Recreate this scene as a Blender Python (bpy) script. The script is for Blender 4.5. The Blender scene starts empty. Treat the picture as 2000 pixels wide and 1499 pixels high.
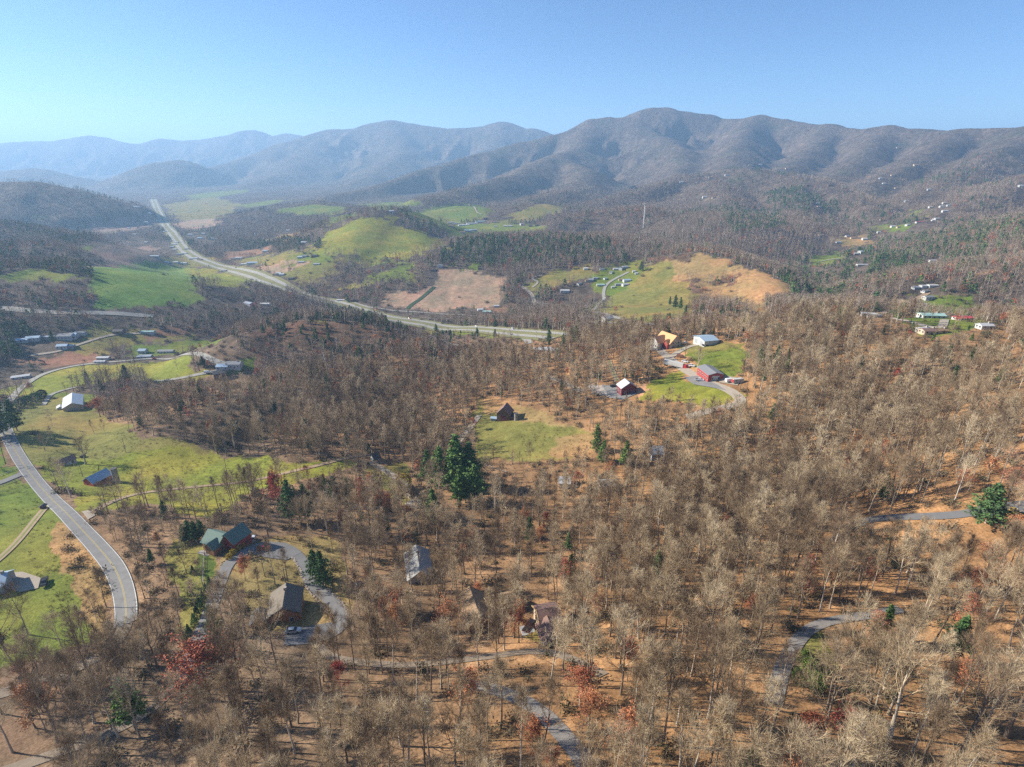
import bpy, bmesh, math, random
import numpy as np
from mathutils import Vector, Matrix
R = math.radians
random.seed(7); rng = np.random.default_rng(7)
S = bpy.context.scene
COL = S.collection

# ------------------------------------------------------------------ camera
CZ = 250.0                      # the drone's height above datum
FPX, CX, CY, PITCH = 1110.0, 1000.0, 749.5, R(21.4)
SP, CP = math.sin(PITCH), math.cos(PITCH)
cam = bpy.data.cameras.new('camera'); cam.sensor_width = 36; cam.lens = 36 * FPX / 2000
cam.clip_start = 1; cam.clip_end = 60000
camo = bpy.data.objects.new('camera', cam); COL.objects.link(camo)
camo.location = (0, 0, CZ); camo.rotation_euler = (math.pi / 2 - PITCH, 0, 0)
S.camera = camo

# ------------------------------------------------------------------ sky, sun, exposure
SUN_EL, SUN_DIR = R(28), (-1.0, 0.22)          # the sun stands to the left, a little behind the scene
w = bpy.data.worlds.new('World'); S.world = w; w.use_nodes = True
nt = w.node_tree; nt.nodes.clear()
sky = nt.nodes.new('ShaderNodeTexSky'); sky.sky_type = 'NISHITA'; sky.sun_disc = False
sky.sun_elevation = SUN_EL
az = math.atan2(SUN_DIR[0], SUN_DIR[1])        # clockwise from +Y
sky.sun_rotation = az % (2 * math.pi)
sky.altitude = 2500; sky.air_density = 1.05; sky.dust_density = 0.5; sky.ozone_density = 6
bg = nt.nodes.new('ShaderNodeBackground'); bg.inputs[1].default_value = 0.08
out = nt.nodes.new('ShaderNodeOutputWorld')
nt.links.new(sky.outputs[0], bg.inputs[0]); nt.links.new(bg.outputs[0], out.inputs[0])
sun = bpy.data.lights.new('sun', 'SUN'); sun.energy = 5.0; sun.angle = R(0.5); sun.color = (1, 0.92, 0.79)
suno = bpy.data.objects.new('sun', sun); COL.objects.link(suno)
sd = Vector((SUN_DIR[0], SUN_DIR[1], 0)).normalized() * math.cos(SUN_EL) + Vector((0, 0, math.sin(SUN_EL)))
suno.rotation_euler = sd.to_track_quat('Z', 'Y').to_euler()
suno.location = sd * 500 + Vector((0, 0, CZ))
S.view_settings.view_transform = 'Standard'; S.view_settings.look = 'None'
S.view_settings.gamma = 1; S.view_settings.use_curve_mapping = False
S.view_settings.exposure = 1.06
S.render.engine = 'CYCLES'
S.cycles.use_denoising = False
S.cycles.volume_bounces = 1; S.cycles.max_bounces = 5; S.cycles.diffuse_bounces = 2
S.cycles.transparent_max_bounces = 8
S.cycles.use_adaptive_sampling = True; S.cycles.adaptive_threshold = 0.006

# ------------------------------------------------------------------ numpy noise
_P = rng.permutation(65536).astype(np.int64)
_V = rng.uniform(-1, 1, 65536).astype(np.float32)
def vnoise(x, y):
    xi = np.floor(x).astype(np.int64); yi = np.floor(y).astype(np.int64)
    fx = (x - xi).astype(np.float32); fy = (y - yi).astype(np.float32)
    fx = fx * fx * fx * (fx * (fx * 6 - 15) + 10); fy = fy * fy * fy * (fy * (fy * 6 - 15) + 10)
    def h(a, b): return _V[_P[(a + _P[b & 65535]) & 65535]]
    a = h(xi, yi); b = h(xi + 1, yi); c = h(xi, yi + 1); d = h(xi + 1, yi + 1)
    return (a + (b - a) * fx) + ((c + (d - c) * fx) - (a + (b - a) * fx)) * fy
def fbm(x, y, o=4, g=0.5):
    s = 0; a = 1; t = 0
    for i in range(o):
        s = s + a * vnoise(x * 2 ** i + 17.3 * i, y * 2 ** i - 9.1 * i); t += a; a *= g
    return s / t
def sstep(a, b, x):
    t = np.clip((x - a) / (b - a), 0, 1); return t * t * (3 - 2 * t)

# ------------------------------------------------------------------ pixel geometry (pixels of the 2000 x 1499 photograph)
def pix_ray(px, py):
    u = (np.asarray(px, float) - CX) / FPX; v = (np.asarray(py, float) - CY) / FPX
    x = u; y = CP - v * SP; z = -SP - v * CP
    hr = np.hypot(x, y)
    return np.arctan2(x, y), z / hr                     # azimuth, slope (rise per metre of range)
def world_pix(x, y, z):
    z = z - CZ
    d = y * CP - z * SP; up = y * SP + z * CP
    return CX + FPX * x / d, CY - FPX * up / d

# base ground: (px, py, drop below the drone)
BASE = [(0,1499,136),(500,1499,120),(1000,1499,103),(1500,1499,97),(2000,1499,96),(-300,1400,140),(2300,1400,95),
 (0,1250,144),(240,1200,141),(575,1235,133),(1000,1220,126),(1500,1250,110),(2000,1250,104),(2300,1200,100),
 (130,1000,148),(430,1050,138),(650,1040,145),(820,1090,142),(1200,1000,140),(1600,1000,127),(2000,1000,113),(2300,1000,105),
 (0,850,166),(200,935,163),(500,920,163),(750,900,162),(880,960,150),(950,900,158),(985,815,168),(1200,850,160),(1600,850,143),(2000,850,128),
 (130,795,176),(-200,850,170),(450,725,188),(50,740,188),(250,705,192),(300,690,193),(300,650,200),(-200,700,195),
 (550,880,160),(680,880,160),(900,820,165),
 (1215,760,168),(1380,740,158),(1300,672,158),(1380,672,158),(1480,760,160),
 (1800,760,143),(2000,720,135),(2300,760,120),
 (1000,650,208),(800,630,209),(630,580,214),(480,525,216),(380,480,219),(300,390,224),(1250,640,196),
 (280,550,217),(880,570,211),(1100,545,200),(100,600,214),(-200,600,214),(700,540,212),
 (1200,540,190),(1400,620,185),(1550,600,190),
 (1660,590,190),(1800,640,186),(1900,600,165),(2100,600,150),
 (1600,500,190),(1700,440,170),(1790,415,150),(900,440,190),(1050,440,180),(1200,470,190),(700,400,200),(500,400,215),(100,450,222),
 (200,370,228),(600,380,205),(1300,440,150),(1500,440,140),(1900,450,120),(2200,450,80),
 (0,380,225)]
def _base_fit():
    p = np.array(BASE, float); a, s = pix_ray(p[:, 0], p[:, 1]); r = -p[:, 2] / s
    P = np.c_[a * 1.6, np.log(r)]; h = -p[:, 2]
    # anchors beyond the picture
    ex = []
    for A in (-1.5, -1.0, -0.5, 0, 0.5, 1.0, 1.5):
        ex += [(A, math.log(25), -108 + 12 * A * 0.8 * 0 - 0 + 10 * A)]
        ex += [(A, math.log(9000), -200 if A < 0 else -150), (A, math.log(16000), -200)]
    ex = np.array(ex); P = np.r_[P, np.c_[ex[:, 0] * 1.6, ex[:, 1]]]; h = np.r_[h, ex[:, 2]]
    n = len(P)
    def U(d2): return np.where(d2 > 0, 0.5 * d2 * np.log(np.maximum(d2, 1e-12)), 0)
    D2 = ((P[:, None] - P[None]) ** 2).sum(-1)
    K = U(D2) + np.eye(n) * 0.004
    Q = np.c_[np.ones(n), P]
    M = np.block([[K, Q], [Q.T, np.zeros((3, 3))]])
    sol = np.linalg.solve(M, np.r_[h, 0, 0, 0])
    return P, sol[:n], sol[n:]
_BP, _BW, _BC = _base_fit()
def base_h(A, L):
    A = np.clip(A, -1.15, 1.15) * 1.6; L = np.clip(L, math.log(28), math.log(14000))
    o = _BC[0] + _BC[1] * A + _BC[2] * L
    for i in range(len(_BP)):
        d2 = (A - _BP[i, 0]) ** 2 + (L - _BP[i, 1]) ** 2
        o = o + _BW[i] * 0.5 * d2 * np.log(np.maximum(d2, 1e-9))
    return o

# ridges: crest points (px, py, range m), side slope, roundness of the crest, gully depth, gully wavelength, skew, sharpness of the join
RIDGES = [
 ([(-500,262,12500),(0,276,12500),(60,276,12400),(110,274,12300),(170,263,12000),(200,269,12000),(250,280,11500),(285,280,11500),(315,270,11500),(360,274,11500),(400,272,11200),(450,264,11000),(490,252,11000),(530,264,10800),(560,259,10800),(600,266,10500),(700,262,10500)], .42, 150, 160, 900, .2),
 ([(-500,300,8000),(-100,322,7800),(0,331,7500),(60,328,7300),(120,346,7000),(180,366,6500)], .30, 150, 90, 700, .2),
 ([(225,362,6000),(260,345,6200),(320,315,6500),(345,311,6600),(375,320,6700),(400,327,6900),(440,318,7200),(500,302,7500),(560,276,7800),(620,258,8000),(650,250,8000),(700,250,7900),(735,240,7800),(770,236,7700),(830,243,7600),(880,249,7500),(940,245,7500),(980,238,7400),(1030,250,7300),(1080,263,7300),(1150,280,7300)], .40, 160, 200, 1000, .5),
 ([(640,262,8000),(600,300,7000),(560,335,6200),(500,352,5600)], .32, 120, 90, 600, .3),
 ([(770,236,7700),(790,290,6600),(740,330,5600),(700,350,5000)], .34, 120, 110, 600, .3),
 ([(980,238,7400),(960,290,6500),(900,320,5600),(830,340,5000)], .36, 120, 110, 600, .3),
 # the main mountain
 ([(640,376,3300),(700,366,3500),(780,345,3800),(850,322,4100),(950,292,4400),(1020,275,4600),(1080,262,4700),(1130,248,4800),(1165,232,4800),(1190,226,4800),(1225,229,4800),(1250,217,4900),(1275,208,4900),(1295,209,4900),(1320,216,4900),(1380,222,4900),(1410,229,4900),(1440,228,4800),(1480,224,4700),(1530,233,4600),(1560,236,4500),(1620,241,4400),(1650,249,4300),(1685,251,4200),(1715,244,4100),(1740,241,4100),(1800,244,4000),(1840,247,3900),(1880,247,3800),(1940,243,3800),(2000,242,3700),(2300,225,3500)], .52, 90, 240, 620, .75),
 ([(1225,229,4800),(1290,262,4300),(1330,285,3900),(1340,320,3400),(1320,350,3000)], .42, 70, 90, 400, .4),
 ([(1165,232,4800),(1130,280,4200),(1060,310,3600),(1000,340,3100),(900,362,2700),(830,380,2400)], .40, 80, 110, 420, .4),
 ([(1080,300,3900),(1150,330,3300),(1120,365,2700),(1040,380,2350)], .38, 70, 80, 350, .4),
 ([(1480,224,4700),(1450,262,4100),(1440,300,3500),(1420,325,3100)], .42, 70, 90, 400, .4),
 ([(1620,241,4400),(1600,275,3900),(1560,310,3400),(1520,335,2900)], .42, 70, 90, 400, .4),
 ([(1740,241,4100),(1700,280,3600),(1670,310,3200),(1640,340,2800)], .42, 60, 80, 380, .4),
 ([(1880,247,3800),(1830,280,3300),(1760,320,2900),(1700,350,2600),(1740,385,2350)], .42, 60, 80, 380, .4),
 ([(2020,245,3600),(1950,290,3000),(1880,330,2600),(1810,370,2200)], .42, 60, 70, 350, .4),
 # houses' ridge in the middle distance
 ([(1180,385,2250),(1260,362,2450),(1350,335,2650),(1430,325,2700),(1500,324,2650),(1560,333,2550),(1610,345,2400),(1650,362,2250),(1700,385,2050),(1745,418,1850)], .46, 60, 60, 300, .5),
 ([(1400,345,2500),(1430,385,2050),(1440,420,1750)], .42, 50, 40, 250, .3),
 ([(1560,345,2450),(1570,395,1950),(1560,430,1650)], .45, 50, 40, 250, .3),
 # right flank
 ([(2400,260,2600),(2150,300,2500),(2000,335,2300),(1930,365,2050),(1870,400,1850),(1830,420,1700)], .42, 60, 60, 320, .5),
 ([(2300,400,1700),(2000,448,1450),(1900,462,1300),(1800,490,1150),(1720,520,1050)], .28, 60, 40, 250, .5),
 ([(2300,470,1000),(2000,500,900),(1900,520,850),(1820,545,820),(1740,570,780)], .26, 40, 20, 200, .5),
 # wooded hill with the mast
 ([(1070,432,1650),(1110,414,1700),(1150,408,1700),(1200,403,1700),(1250,402,1680),(1290,406,1650),(1320,418,1600),(1370,440,1500),(1430,465,1350)], .52, 35, 16, 160, .3),
 # grassy hill and its wooded back
 ([(590,480,1500),(640,452,1500),(680,432,1480),(715,422,1450),(745,415,1500),(800,416,1520),(840,432,1480),(880,458,1400),(905,474,1340)], .48, 35, 12, 150, .3),
 ([(740,420,1450),(700,455,1330),(690,480,1250)], .30, 40, 6, 120, .3),
 ([(800,424,1480),(800,460,1330),(780,490,1230)], .28, 30, 6, 120, .3),
 ([(530,415,2500),(570,402,2550),(610,398,2550),(650,402,2450),(690,408,2350)], .22, 70, 10, 200, .3),
 ([(640,430,2050),(690,412,2100),(740,402,2200)], .22, 60, 10, 200, .3),
 ([(480,475,1750),(560,458,1800),(640,440,1850)], .25, 40, 8, 200, .3),
 ([(780,416,2050),(840,406,2100),(900,396,2150),(940,400,2100),(970,412,2000)], .26, 60, 15, 200, .3),
 ([(960,432,1950),(1010,412,2000),(1060,393,2050),(1100,402,2000),(1130,420,1900)], .28, 50, 15, 200, .3),
 # pine and hardwood knolls in front of the grassy hill
 ([(900,478,1150),(980,462,1180),(1060,458,1180),(1150,462,1150),(1200,470,1120)], .25, 50, 12, 120, .3),
 # left hills
 ([(-400,325,3200),(-100,335,3000),(0,342,2900),(50,344,2850),(100,352,2800),(160,370,2750),(205,387,2700)], .42, 60, 56, 260, .4),
 ([(-300,400,2000),(0,428,1800),(60,440,1700),(130,450,1600),(170,462,1500)], .44, 50, 25, 200, .3),
 ([(-300,445,1500),(0,472,1350),(80,470,1300),(130,484,1250),(155,502,1190)], .46, 40, 15, 160, .3),
 ([(-300,520,1100),(0,541,1000),(50,530,1000),(100,526,990),(140,534,960),(165,548,930)], .28, 50, 5, 150, .3),
 # brown hill, right of centre
 ([(1180,525,1020),(1240,515,1010),(1300,500,1010),(1350,494,1000),(1375,494,990),(1430,512,930),(1480,530,880),(1520,555,820),(1530,585,770)], .46, 25, 10, 120, .3),
 ([(1380,500,980),(1390,540,880),(1370,570,820)], .26, 25, 3, 120, .3),
 ([(1560,560,880),(1620,560,860),(1660,600,760),(1640,640,680)], .30, 25, 8, 120, .3),
 # scrub knoll left of centre
 ([(480,650,600),(540,635,610),(600,620,610),(650,622,600),(700,630,585),(740,640,570),(790,660,540),(830,690,490)], .46, 22, 6, 100, .3),
 # near wooded knoll
 ([(330,800,395),(400,765,410),(500,750,420),(600,735,425),(700,740,420),(800,760,400),(870,790,380)], .26, 35, 4, 100, .3),
 ([(900,700,520),(1000,690,530),(1080,690,530),(1150,700,510)], .22, 40, 5, 100, .3),
 # shelf of the workshops
 ([(1290,685,560),(1390,690,545),(1430,715,500)], .30, 40, 0, 100, .3),
 # right-hand skyline of the near slope
 ([(1460,760,440),(1560,735,450),(1700,692,450),(1850,672,445),(2000,652,440),(2300,620,430)], .22, 50, 5, 100, .3),
]
def seg_ridge(X, Y, ridge, az_pad=True):
    pts, sl, rnd, gd, gw, sk = ridge
    p = np.array(pts, float); a, s = pix_ray(p[:, 0], p[:, 1])
    x = p[:, 2] * np.sin(a); y = p[:, 2] * np.cos(a); z = s * p[:, 2] - (0 if gd in (12, 6, 5, 10, 3, 0) else 13)
    bd = np.full(X.shape, 1e9, np.float32); bz = np.full(X.shape, -1e9, np.float32); bt = np.zeros(X.shape, np.float32)
    best = np.full(X.shape, -1e9, np.float32); t0 = 0; acc = []
    for i in range(len(p) - 1):
        dx, dy = x[i + 1] - x[i], y[i + 1] - y[i]; L = math.hypot(dx, dy) + 1e-6
        t = np.clip(((X - x[i]) * dx + (Y - y[i]) * dy) / (L * L), 0, 1)
        d = np.hypot(X - x[i] - t * dx, Y - y[i] - t * dy)
        zc = z[i] + t * (z[i + 1] - z[i])
        hh = zc - sl * (np.sqrt(d * d + rnd * rnd) - rnd)
        best = np.maximum(best, hh); acc.append((hh, (t0 + t * L).astype(np.float32), d)); t0 += L
    if gd > 15:
        sw = 0; bt = 0; bd = 0
        for hh, tt, d in acc:
            w_ = np.exp(np.maximum((hh - best) / max(10, gd * .3), -30)); sw = sw + w_; bt = bt + w_ * tt; bd = bd + w_ * d
        bt = bt / sw; bd = np.minimum.reduce([q[2] for q in acc])
        q = (bt + sk * bd) / gw
        n = vnoise(q + 31.7, bd / (gw * 3.0) + 4.2) * .7 + vnoise(q * 2.3 + 7.7, bd / (gw * 1.6) + 9.2) * .4
        ridged = 1 - 2 * np.minimum(np.abs(n) * 1.6, 1)
        if gd > 55: ridged = ridged * .72 + .28 * (1 - 4 * np.abs(fbm(X / 260 + 3, Y / 260 + 5, 3)))
        best = best + gd * (1.7 if gd > 55 else 1.2) * sstep(0, gw * 1.1, bd) * (ridged - .85) * .55
    return best
def height(A, L):
    r = np.exp(L); X = (r * np.sin(A)).astype(np.float32); Y = (r * np.cos(A)).astype(np.float32)
    h = base_h(A, L).astype(np.float32)
    h0 = h.copy()
    for rd in RIDGES:
        rr = [q[2] for q in rd[0]]
        zz = seg_ridge(X, Y, rd)
        k = np.clip(np.mean(rr) * 0.012, 5, 60)
        e = np.clip(.5 + .5 * (zz - h) / k, 0, 1)
        h = h * (1 - e) + zz * e + k * e * (1 - e) * .6
    up = np.clip((h - h0) / 120, 0, 1)
    h = h + up * (fbm(X / 420, Y / 420, 4) * 26)
    h = h + fbm(X / 55, Y / 55, 3) * np.clip(r / 600, .5, 1.6) * .9
    return h
def sub(vals, n):
    return np.interp(np.linspace(0, len(vals) - 1, n), np.arange(len(vals)), vals)
NAF, NR = 820, 860
AZ = np.r_[np.linspace(-math.pi, -R(62), 26)[:-1], np.linspace(-R(62), -R(46), 40)[:-1], np.linspace(-R(46), R(46), NAF), np.linspace(R(46), R(62), 40)[1:], np.linspace(R(62), math.pi, 26)[1:]]
LR = np.linspace(math.log(28), math.log(16000), NR)
GA, GL = np.meshgrid(AZ, LR, indexing='ij')
HG = height(GA, GL)
rear = sstep(R(66), R(110), np.abs(GA))
HG = HG * (1 - rear) + rear * (-115 - 60 * sstep(200, 3000, np.exp(GL)))
def H(A, r):
    """ground height (absolute z) at azimuth, range"""
    A = np.asarray(A, float); L = np.log(np.maximum(np.asarray(r, float), 28.001))
    i = np.clip(np.searchsorted(AZ, A) - 1, 0, len(AZ) - 2); f = (A - AZ[i]) / (AZ[i + 1] - AZ[i])
    g = (L - LR[0]) / (LR[1] - LR[0]); j = np.clip(np.floor(g).astype(int), 0, NR - 2); g = np.clip(g - j, 0, 1)
    return CZ + (HG[i, j] * (1 - f) * (1 - g) + HG[i + 1, j] * f * (1 - g) + HG[i, j + 1] * (1 - f) * g + HG[i + 1, j + 1] * f * g)
def ground(x, y):
    return H(np.arctan2(x, y), np.hypot(x, y))
_RS = np.exp(np.linspace(math.log(45), math.log(15500), 2600))
def at(px, py):
    """world points on the ground seen at photo pixels (first hit)"""
    px = np.atleast_1d(np.asarray(px, float)); py = np.atleast_1d(np.asarray(py, float))
    a, s = pix_ray(px, py); res = []
    for A, sl in zip(a, s):
        z = CZ + sl * _RS; g = H(np.full(_RS.shape, A), _RS)
        k = np.nonzero(g >= z)[0]
        if len(k) == 0:
            j = int(np.argmax(g - z)); r = _RS[j]
        else:
            j = max(k[0], 1); d0 = z[j - 1] - g[j - 1]; d1 = g[j] - z[j]; t = d0 / (d0 + d1 + 1e-9)
            r = _RS[j - 1] + t * (_RS[j] - _RS[j - 1])
        res.append((r * math.sin(A), r * math.cos(A)))
    return np.array(res)
def at1(px, py):
    x, y = at(px, py)[0]; return Vector((x, y, float(ground(x, y))))
# ------------------------------------------------------------------ land cover, drawn on the ground
def densify(poly, closed=True, step=14):
    o = []; n = len(poly)
    for i in range(n if closed else n - 1):
        a = poly[i]; b = poly[(i + 1) % n]; k = max(1, int(math.hypot(b[0] - a[0], b[1] - a[1]) / step))
        for t in range(k): o.append((a[0] + (b[0] - a[0]) * t / k, a[1] + (b[1] - a[1]) * t / k))
    if not closed: o.append(poly[-1])
    return o
def inpoly(X, Y, W):
    c = np.zeros(X.shape, bool); n = len(W); x0, y0 = W[-1]
    for i in range(n):
        x1, y1 = W[i]
        if y1 != y0:
            m = ((y1 > Y) != (y0 > Y))
            c ^= m & (X < (x0 - x1) * (Y - y1) / (y0 - y1) + x1)
        x0, y0 = x1, y1
    return c
GRASS=(.12,.165,.026); LIME=(.185,.205,.030); BRIGHT=(.115,.205,.035); GOLD=(.27,.19,.08); STRAW=(.25,.19,.075); TAN=(.275,.21,.135); PLOW=(.20,.15,.11)
OLIVE=(.17,.165,.045); SCRUB=(.115,.075,.045); DIRT=(.38,.24,.13); GRAVEL=(.33,.30,.27); BROWN=(.20,.125,.075); DARKG=(.07,.115,.022)
# (polygon, colour, tree density inside 0..1)
FIELDS = [
 ([(170,530),(250,519),(320,515),(380,525),(396,545),(396,568),(380,586),(300,598),(220,602),(172,600),(188,565),(182,548)], BRIGHT, 0),
 ([(355,522),(420,528),(485,544),(480,556),(455,563),(410,562),(392,548)], LIME, 0),
 ([(165,490),(230,478),(298,485),(306,498),(298,513),(240,522),(200,526),(186,514)], PLOW, 0),
 ([(170,440),(240,428),(300,420),(318,430),(300,440),(200,462),(180,455)], PLOW, .05),
 ([(335,437),(375,430),(427,425),(425,440),(395,451),(345,447)], TAN, 0),
 ([(-100,560),(0,541),(50,531),(100,526),(140,535),(152,545),(120,553),(60,550),(0,556)], GRASS, 0),
 ([(600,482),(640,455),(690,432),(725,424),(750,424),(790,436),(830,455),(868,478),(862,492),(800,505),(740,508),(690,500),(640,492)], LIME, 0),
 ([(460,512),(520,498),(600,490),(640,492),(630,502),(590,512),(540,517),(500,519)], OLIVE, 0),
 ([(420,500),(460,490),(520,488),(520,495),(470,505),(440,508)], BROWN, 0),
 ([(500,520),(560,515),(600,512),(585,525),(540,532),(510,535)], TAN, 0),
 ([(570,528),(640,520),(650,530),(640,555),(600,560),(560,548)], OLIVE, .1),
 ([(660,500),(720,506),(790,514),(805,530),(790,545),(740,552),(690,550),(780,522),(720,516),(670,520)], GRASS, .1),
 ([(650,560),(700,552),(740,556),(690,566)], LIME, 0),
 ([(600,512),(650,505),(700,512),(650,522),(600,522)], OLIVE, .1),
 ([(842,540),(860,528),(900,526),(940,532),(972,547),(976,562),(974,585),(955,600),(900,606),(850,608),(800,604),(795,592),(810,575),(845,560)], TAN, 0),
 ([(748,584),(770,570),(805,566),(848,556),(830,580),(810,606),(780,602),(748,597)], TAN, 0),
 ([(905,515),(935,514),(932,528),(910,526)], GRASS, 0),
 ([(1020,565),(1040,540),(1080,530),(1142,525),(1150,540),(1130,552),(1085,560),(1050,568)], OLIVE, 0),
 ([(1180,610),(1185,580),(1215,545),(1260,525),(1300,512),(1345,530),(1370,560),(1370,600),(1330,620),(1270,628),(1210,626)], OLIVE, 0),
 ([(1300,512),(1350,497),(1380,495),(1440,514),(1490,533),(1522,560),(1525,590),(1490,600),(1440,590),(1380,585),(1340,560)], GOLD, .02),
 ([(1370,600),(1440,590),(1500,600),(1480,625),(1430,612),(1390,618)], GOLD, .03),
 ([(785,418),(840,407),(900,398),(940,402),(965,414),(950,428),(900,436),(850,440),(820,430)], GRASS, 0),
 ([(970,436),(1010,415),(1060,396),(1095,403),(1085,418),(1040,430),(1000,440)], OLIVE, .03),
 ([(870,440),(960,436),(1040,440),(1060,452),(960,460),(900,470),(880,455)], GRASS, .05),
 ([(540,414),(570,404),(610,399),(660,404),(690,410),(640,424),(600,424)], GRASS, 0),
 ([(610,440),(650,425),(700,414),(690,425),(640,440)], GRASS, 0),
 ([(480,475),(540,462),(600,452),(590,462),(520,474)], STRAW, 0),
 ([(700,400),(760,395),(830,396),(780,410),(720,410)], GRASS, .1),
 ([(360,382),(430,374),(490,370),(480,376),(420,386),(380,390)], GRASS, 0),
 ([(460,402),(540,390),(560,392),(520,402),(480,406)], GRASS, 0),
 ([(50,425),(80,419),(80,424),(55,430)], GRASS, 0),
 ([(132,484),(160,480),(180,488),(160,490)], GRASS, 0),
 ([(1335,545),(1365,546),(1374,562),(1368,574),(1342,572)], SCRUB, .7), ([(1400,540),(1430,543),(1428,558),(1405,556)], SCRUB, .6), ([(1370,588),(1420,596),(1480,612),(1470,620),(1420,608),(1375,600)], SCRUB, .6), ([(1270,500),(1330,500),(1370,494),(1345,512),(1290,514)], SCRUB, .7),
 # valley settlements, thin tree cover
 ([(320,400),(420,385),(470,400),(440,425),(350,432)], OLIVE, .25),
 ([(300,505),(340,500),(420,505),(410,520),(340,522)], OLIVE, .2),
 ([(560,500),(640,490),(650,510),(580,512)], GRASS, .1),
 ([(1140,540),(1180,520),(1250,505),(1270,530),(1230,560),(1190,585),(1150,570)], GRASS, .22),
 ([(1140,610),(1170,590),(1180,605),(1150,625)], DARKG, 0),
 ([(1120,632),(1180,620),(1240,636),(1180,640)], OLIVE, .1),
 ([(940,605),(1000,600),(1010,612),(950,618)], BROWN, .1),
 ([(1570,508),(1600,495),(1650,488),(1645,506),(1610,520),(1590,520)], GRASS, .05),
 ([(1640,468),(1690,460),(1710,475),(1660,482)], STRAW, .1),
 ([(1690,442),(1760,436),(1780,445),(1700,455)], GRASS, .15),
 ([(1775,408),(1800,410),(1812,424),(1790,428)], GRASS, 0),
 ([(1900,532),(1940,522),(1975,514),(1985,520),(1930,536)], DIRT, .05),
 ([(1790,575),(1880,570),(1920,600),(1900,650),(1800,660),(1780,620)], GRASS, .25),
 ([(1700,612),(1780,590),(1790,600),(1740,615),(1700,622)], GOLD, 0),
 # scrub knoll
 ([(480,650),(600,625),(700,633),(790,660),(830,695),(760,700),(640,690),(520,690)], SCRUB, .55),
 ([(600,628),(645,622),(640,632),(605,634)], OLIVE, 0),
 ([(750,617),(900,640),(1060,660),(1020,662),(900,652),(800,636)], GRASS, .06),
 ([(820,640),(860,640),(850,655),(825,655)], OLIVE, 0),
 # left, along the river road
 ([(130,655),(200,648),(300,645),(400,640),(380,665),(300,665),(180,690),(120,690)], OLIVE, .18),
 ([(280,650),(350,640),(450,640),(400,655),(300,660)], BROWN, .1),
 ([(255,685),(300,668),(415,668),(418,678),(330,690),(270,694)], GRASS, 0),
 ([(30,705),(150,690),(240,690),(180,705),(60,725)], BROWN, .15),
 ([(20,770),(40,752),(80,732),(150,716),(240,709),(330,706),(420,712),(450,716),(420,728),(330,735),(300,742),(240,742),(150,758),(100,775),(40,778)], LIME, .01),
 ([(430,720),(500,712),(492,730),(440,740)], GRASS, .1),
 ([(80,775),(140,765),(200,770),(190,790),(140,800),(80,805)], GRASS, 0),
 ([(18,838),(45,780),(120,778),(160,800),(200,805),(330,862),(420,885),(420,900),(300,905),(180,905),(90,915),(45,890)], OLIVE, .015),
 ([(70,905),(200,890),(330,885),(450,895),(560,905),(690,888),(702,900),(640,930),(510,955),(415,1015),(345,1012),(285,985),(190,1003),(150,990),(110,950)], LIME, 0),
 ([(-100,800),(0,845),(45,920),(95,985),(150,1020),(210,1090),(232,1160),(225,1240),(160,1310),(60,1330),(-150,1300)], GRASS, 0),
 ([(110,1030),(150,1020),(210,1090),(232,1160),(225,1240),(180,1200),(150,1120),(110,1080)], STRAW, 0),
 ([(400,1060),(430,1095),(430,1130),(385,1240),(345,1240),(370,1140),(340,1120),(330,1060),(380,1055)], OLIVE, .15),
 ([(400,1075),(428,1100),(425,1128),(398,1135)], DARKG, 0),
 ([(440,1060),(640,1050),(680,1180),(640,1250),(520,1240),(430,1150)], STRAW, .10),
 ([(918,785),(950,778),(1000,788),(1060,805),(1145,845),(1158,878),(1120,893),(1000,902),(945,908),(928,870),(922,830)], OLIVE, 0),
 ([(918,785),(950,778),(1000,788),(1060,805),(1130,838),(1060,830),(1000,812),(940,805)], GOLD, 0),
 ([(1080,850),(1145,845),(1158,878),(1120,893),(1060,890)], GOLD, 0),
 ([(1255,768),(1300,735),(1330,725),(1360,748),(1450,762),(1480,775),(1400,790),(1300,785),(1258,785)], LIME, 0),
 ([(1320,700),(1345,688),(1420,678),(1450,700),(1462,722),(1440,742),(1400,738),(1365,720)], GRASS, 0),
 ([(1330,680),(1400,668),(1440,675),(1400,690),(1340,692)], OLIVE, 0),
 ([(1240,760),(1270,745),(1280,765),(1255,780)], DIRT, 0),
 ([(1170,745),(1215,750),(1250,765),(1210,785),(1175,770)], GRAVEL, 0),
 ([(720,905),(800,900),(830,980),(790,990),(740,940)], OLIVE, .15),
 ([(1030,1240),(1070,1225),(1120,1255),(1060,1260)], OLIVE, .05),
 ([(1545,1245),(1600,1230),(1640,1300),(1600,1340),(1540,1320)], OLIVE, .25),
 ([(1930,880),(1980,870),(2010,960),(1960,950)], DIRT, .2),
 ([(1950,985),(2050,970),(2050,1040),(1970,1010)], OLIVE, .05),
]
FIELDS.append(([(-200,1290),(0,1285),(100,1275),(180,1250),(250,1240),(290,1330),(260,1400),(130,1480),(-50,1580),(-300,1560)], (.155,.115,.07), 1.0))
WF = []
for poly, colr, dens in FIELDS:
    q = densify(poly); W = at([a[0] for a in q], [a[1] for a in q])
    WF.append((W, colr, dens, W.min(0), W.max(0)))
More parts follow.
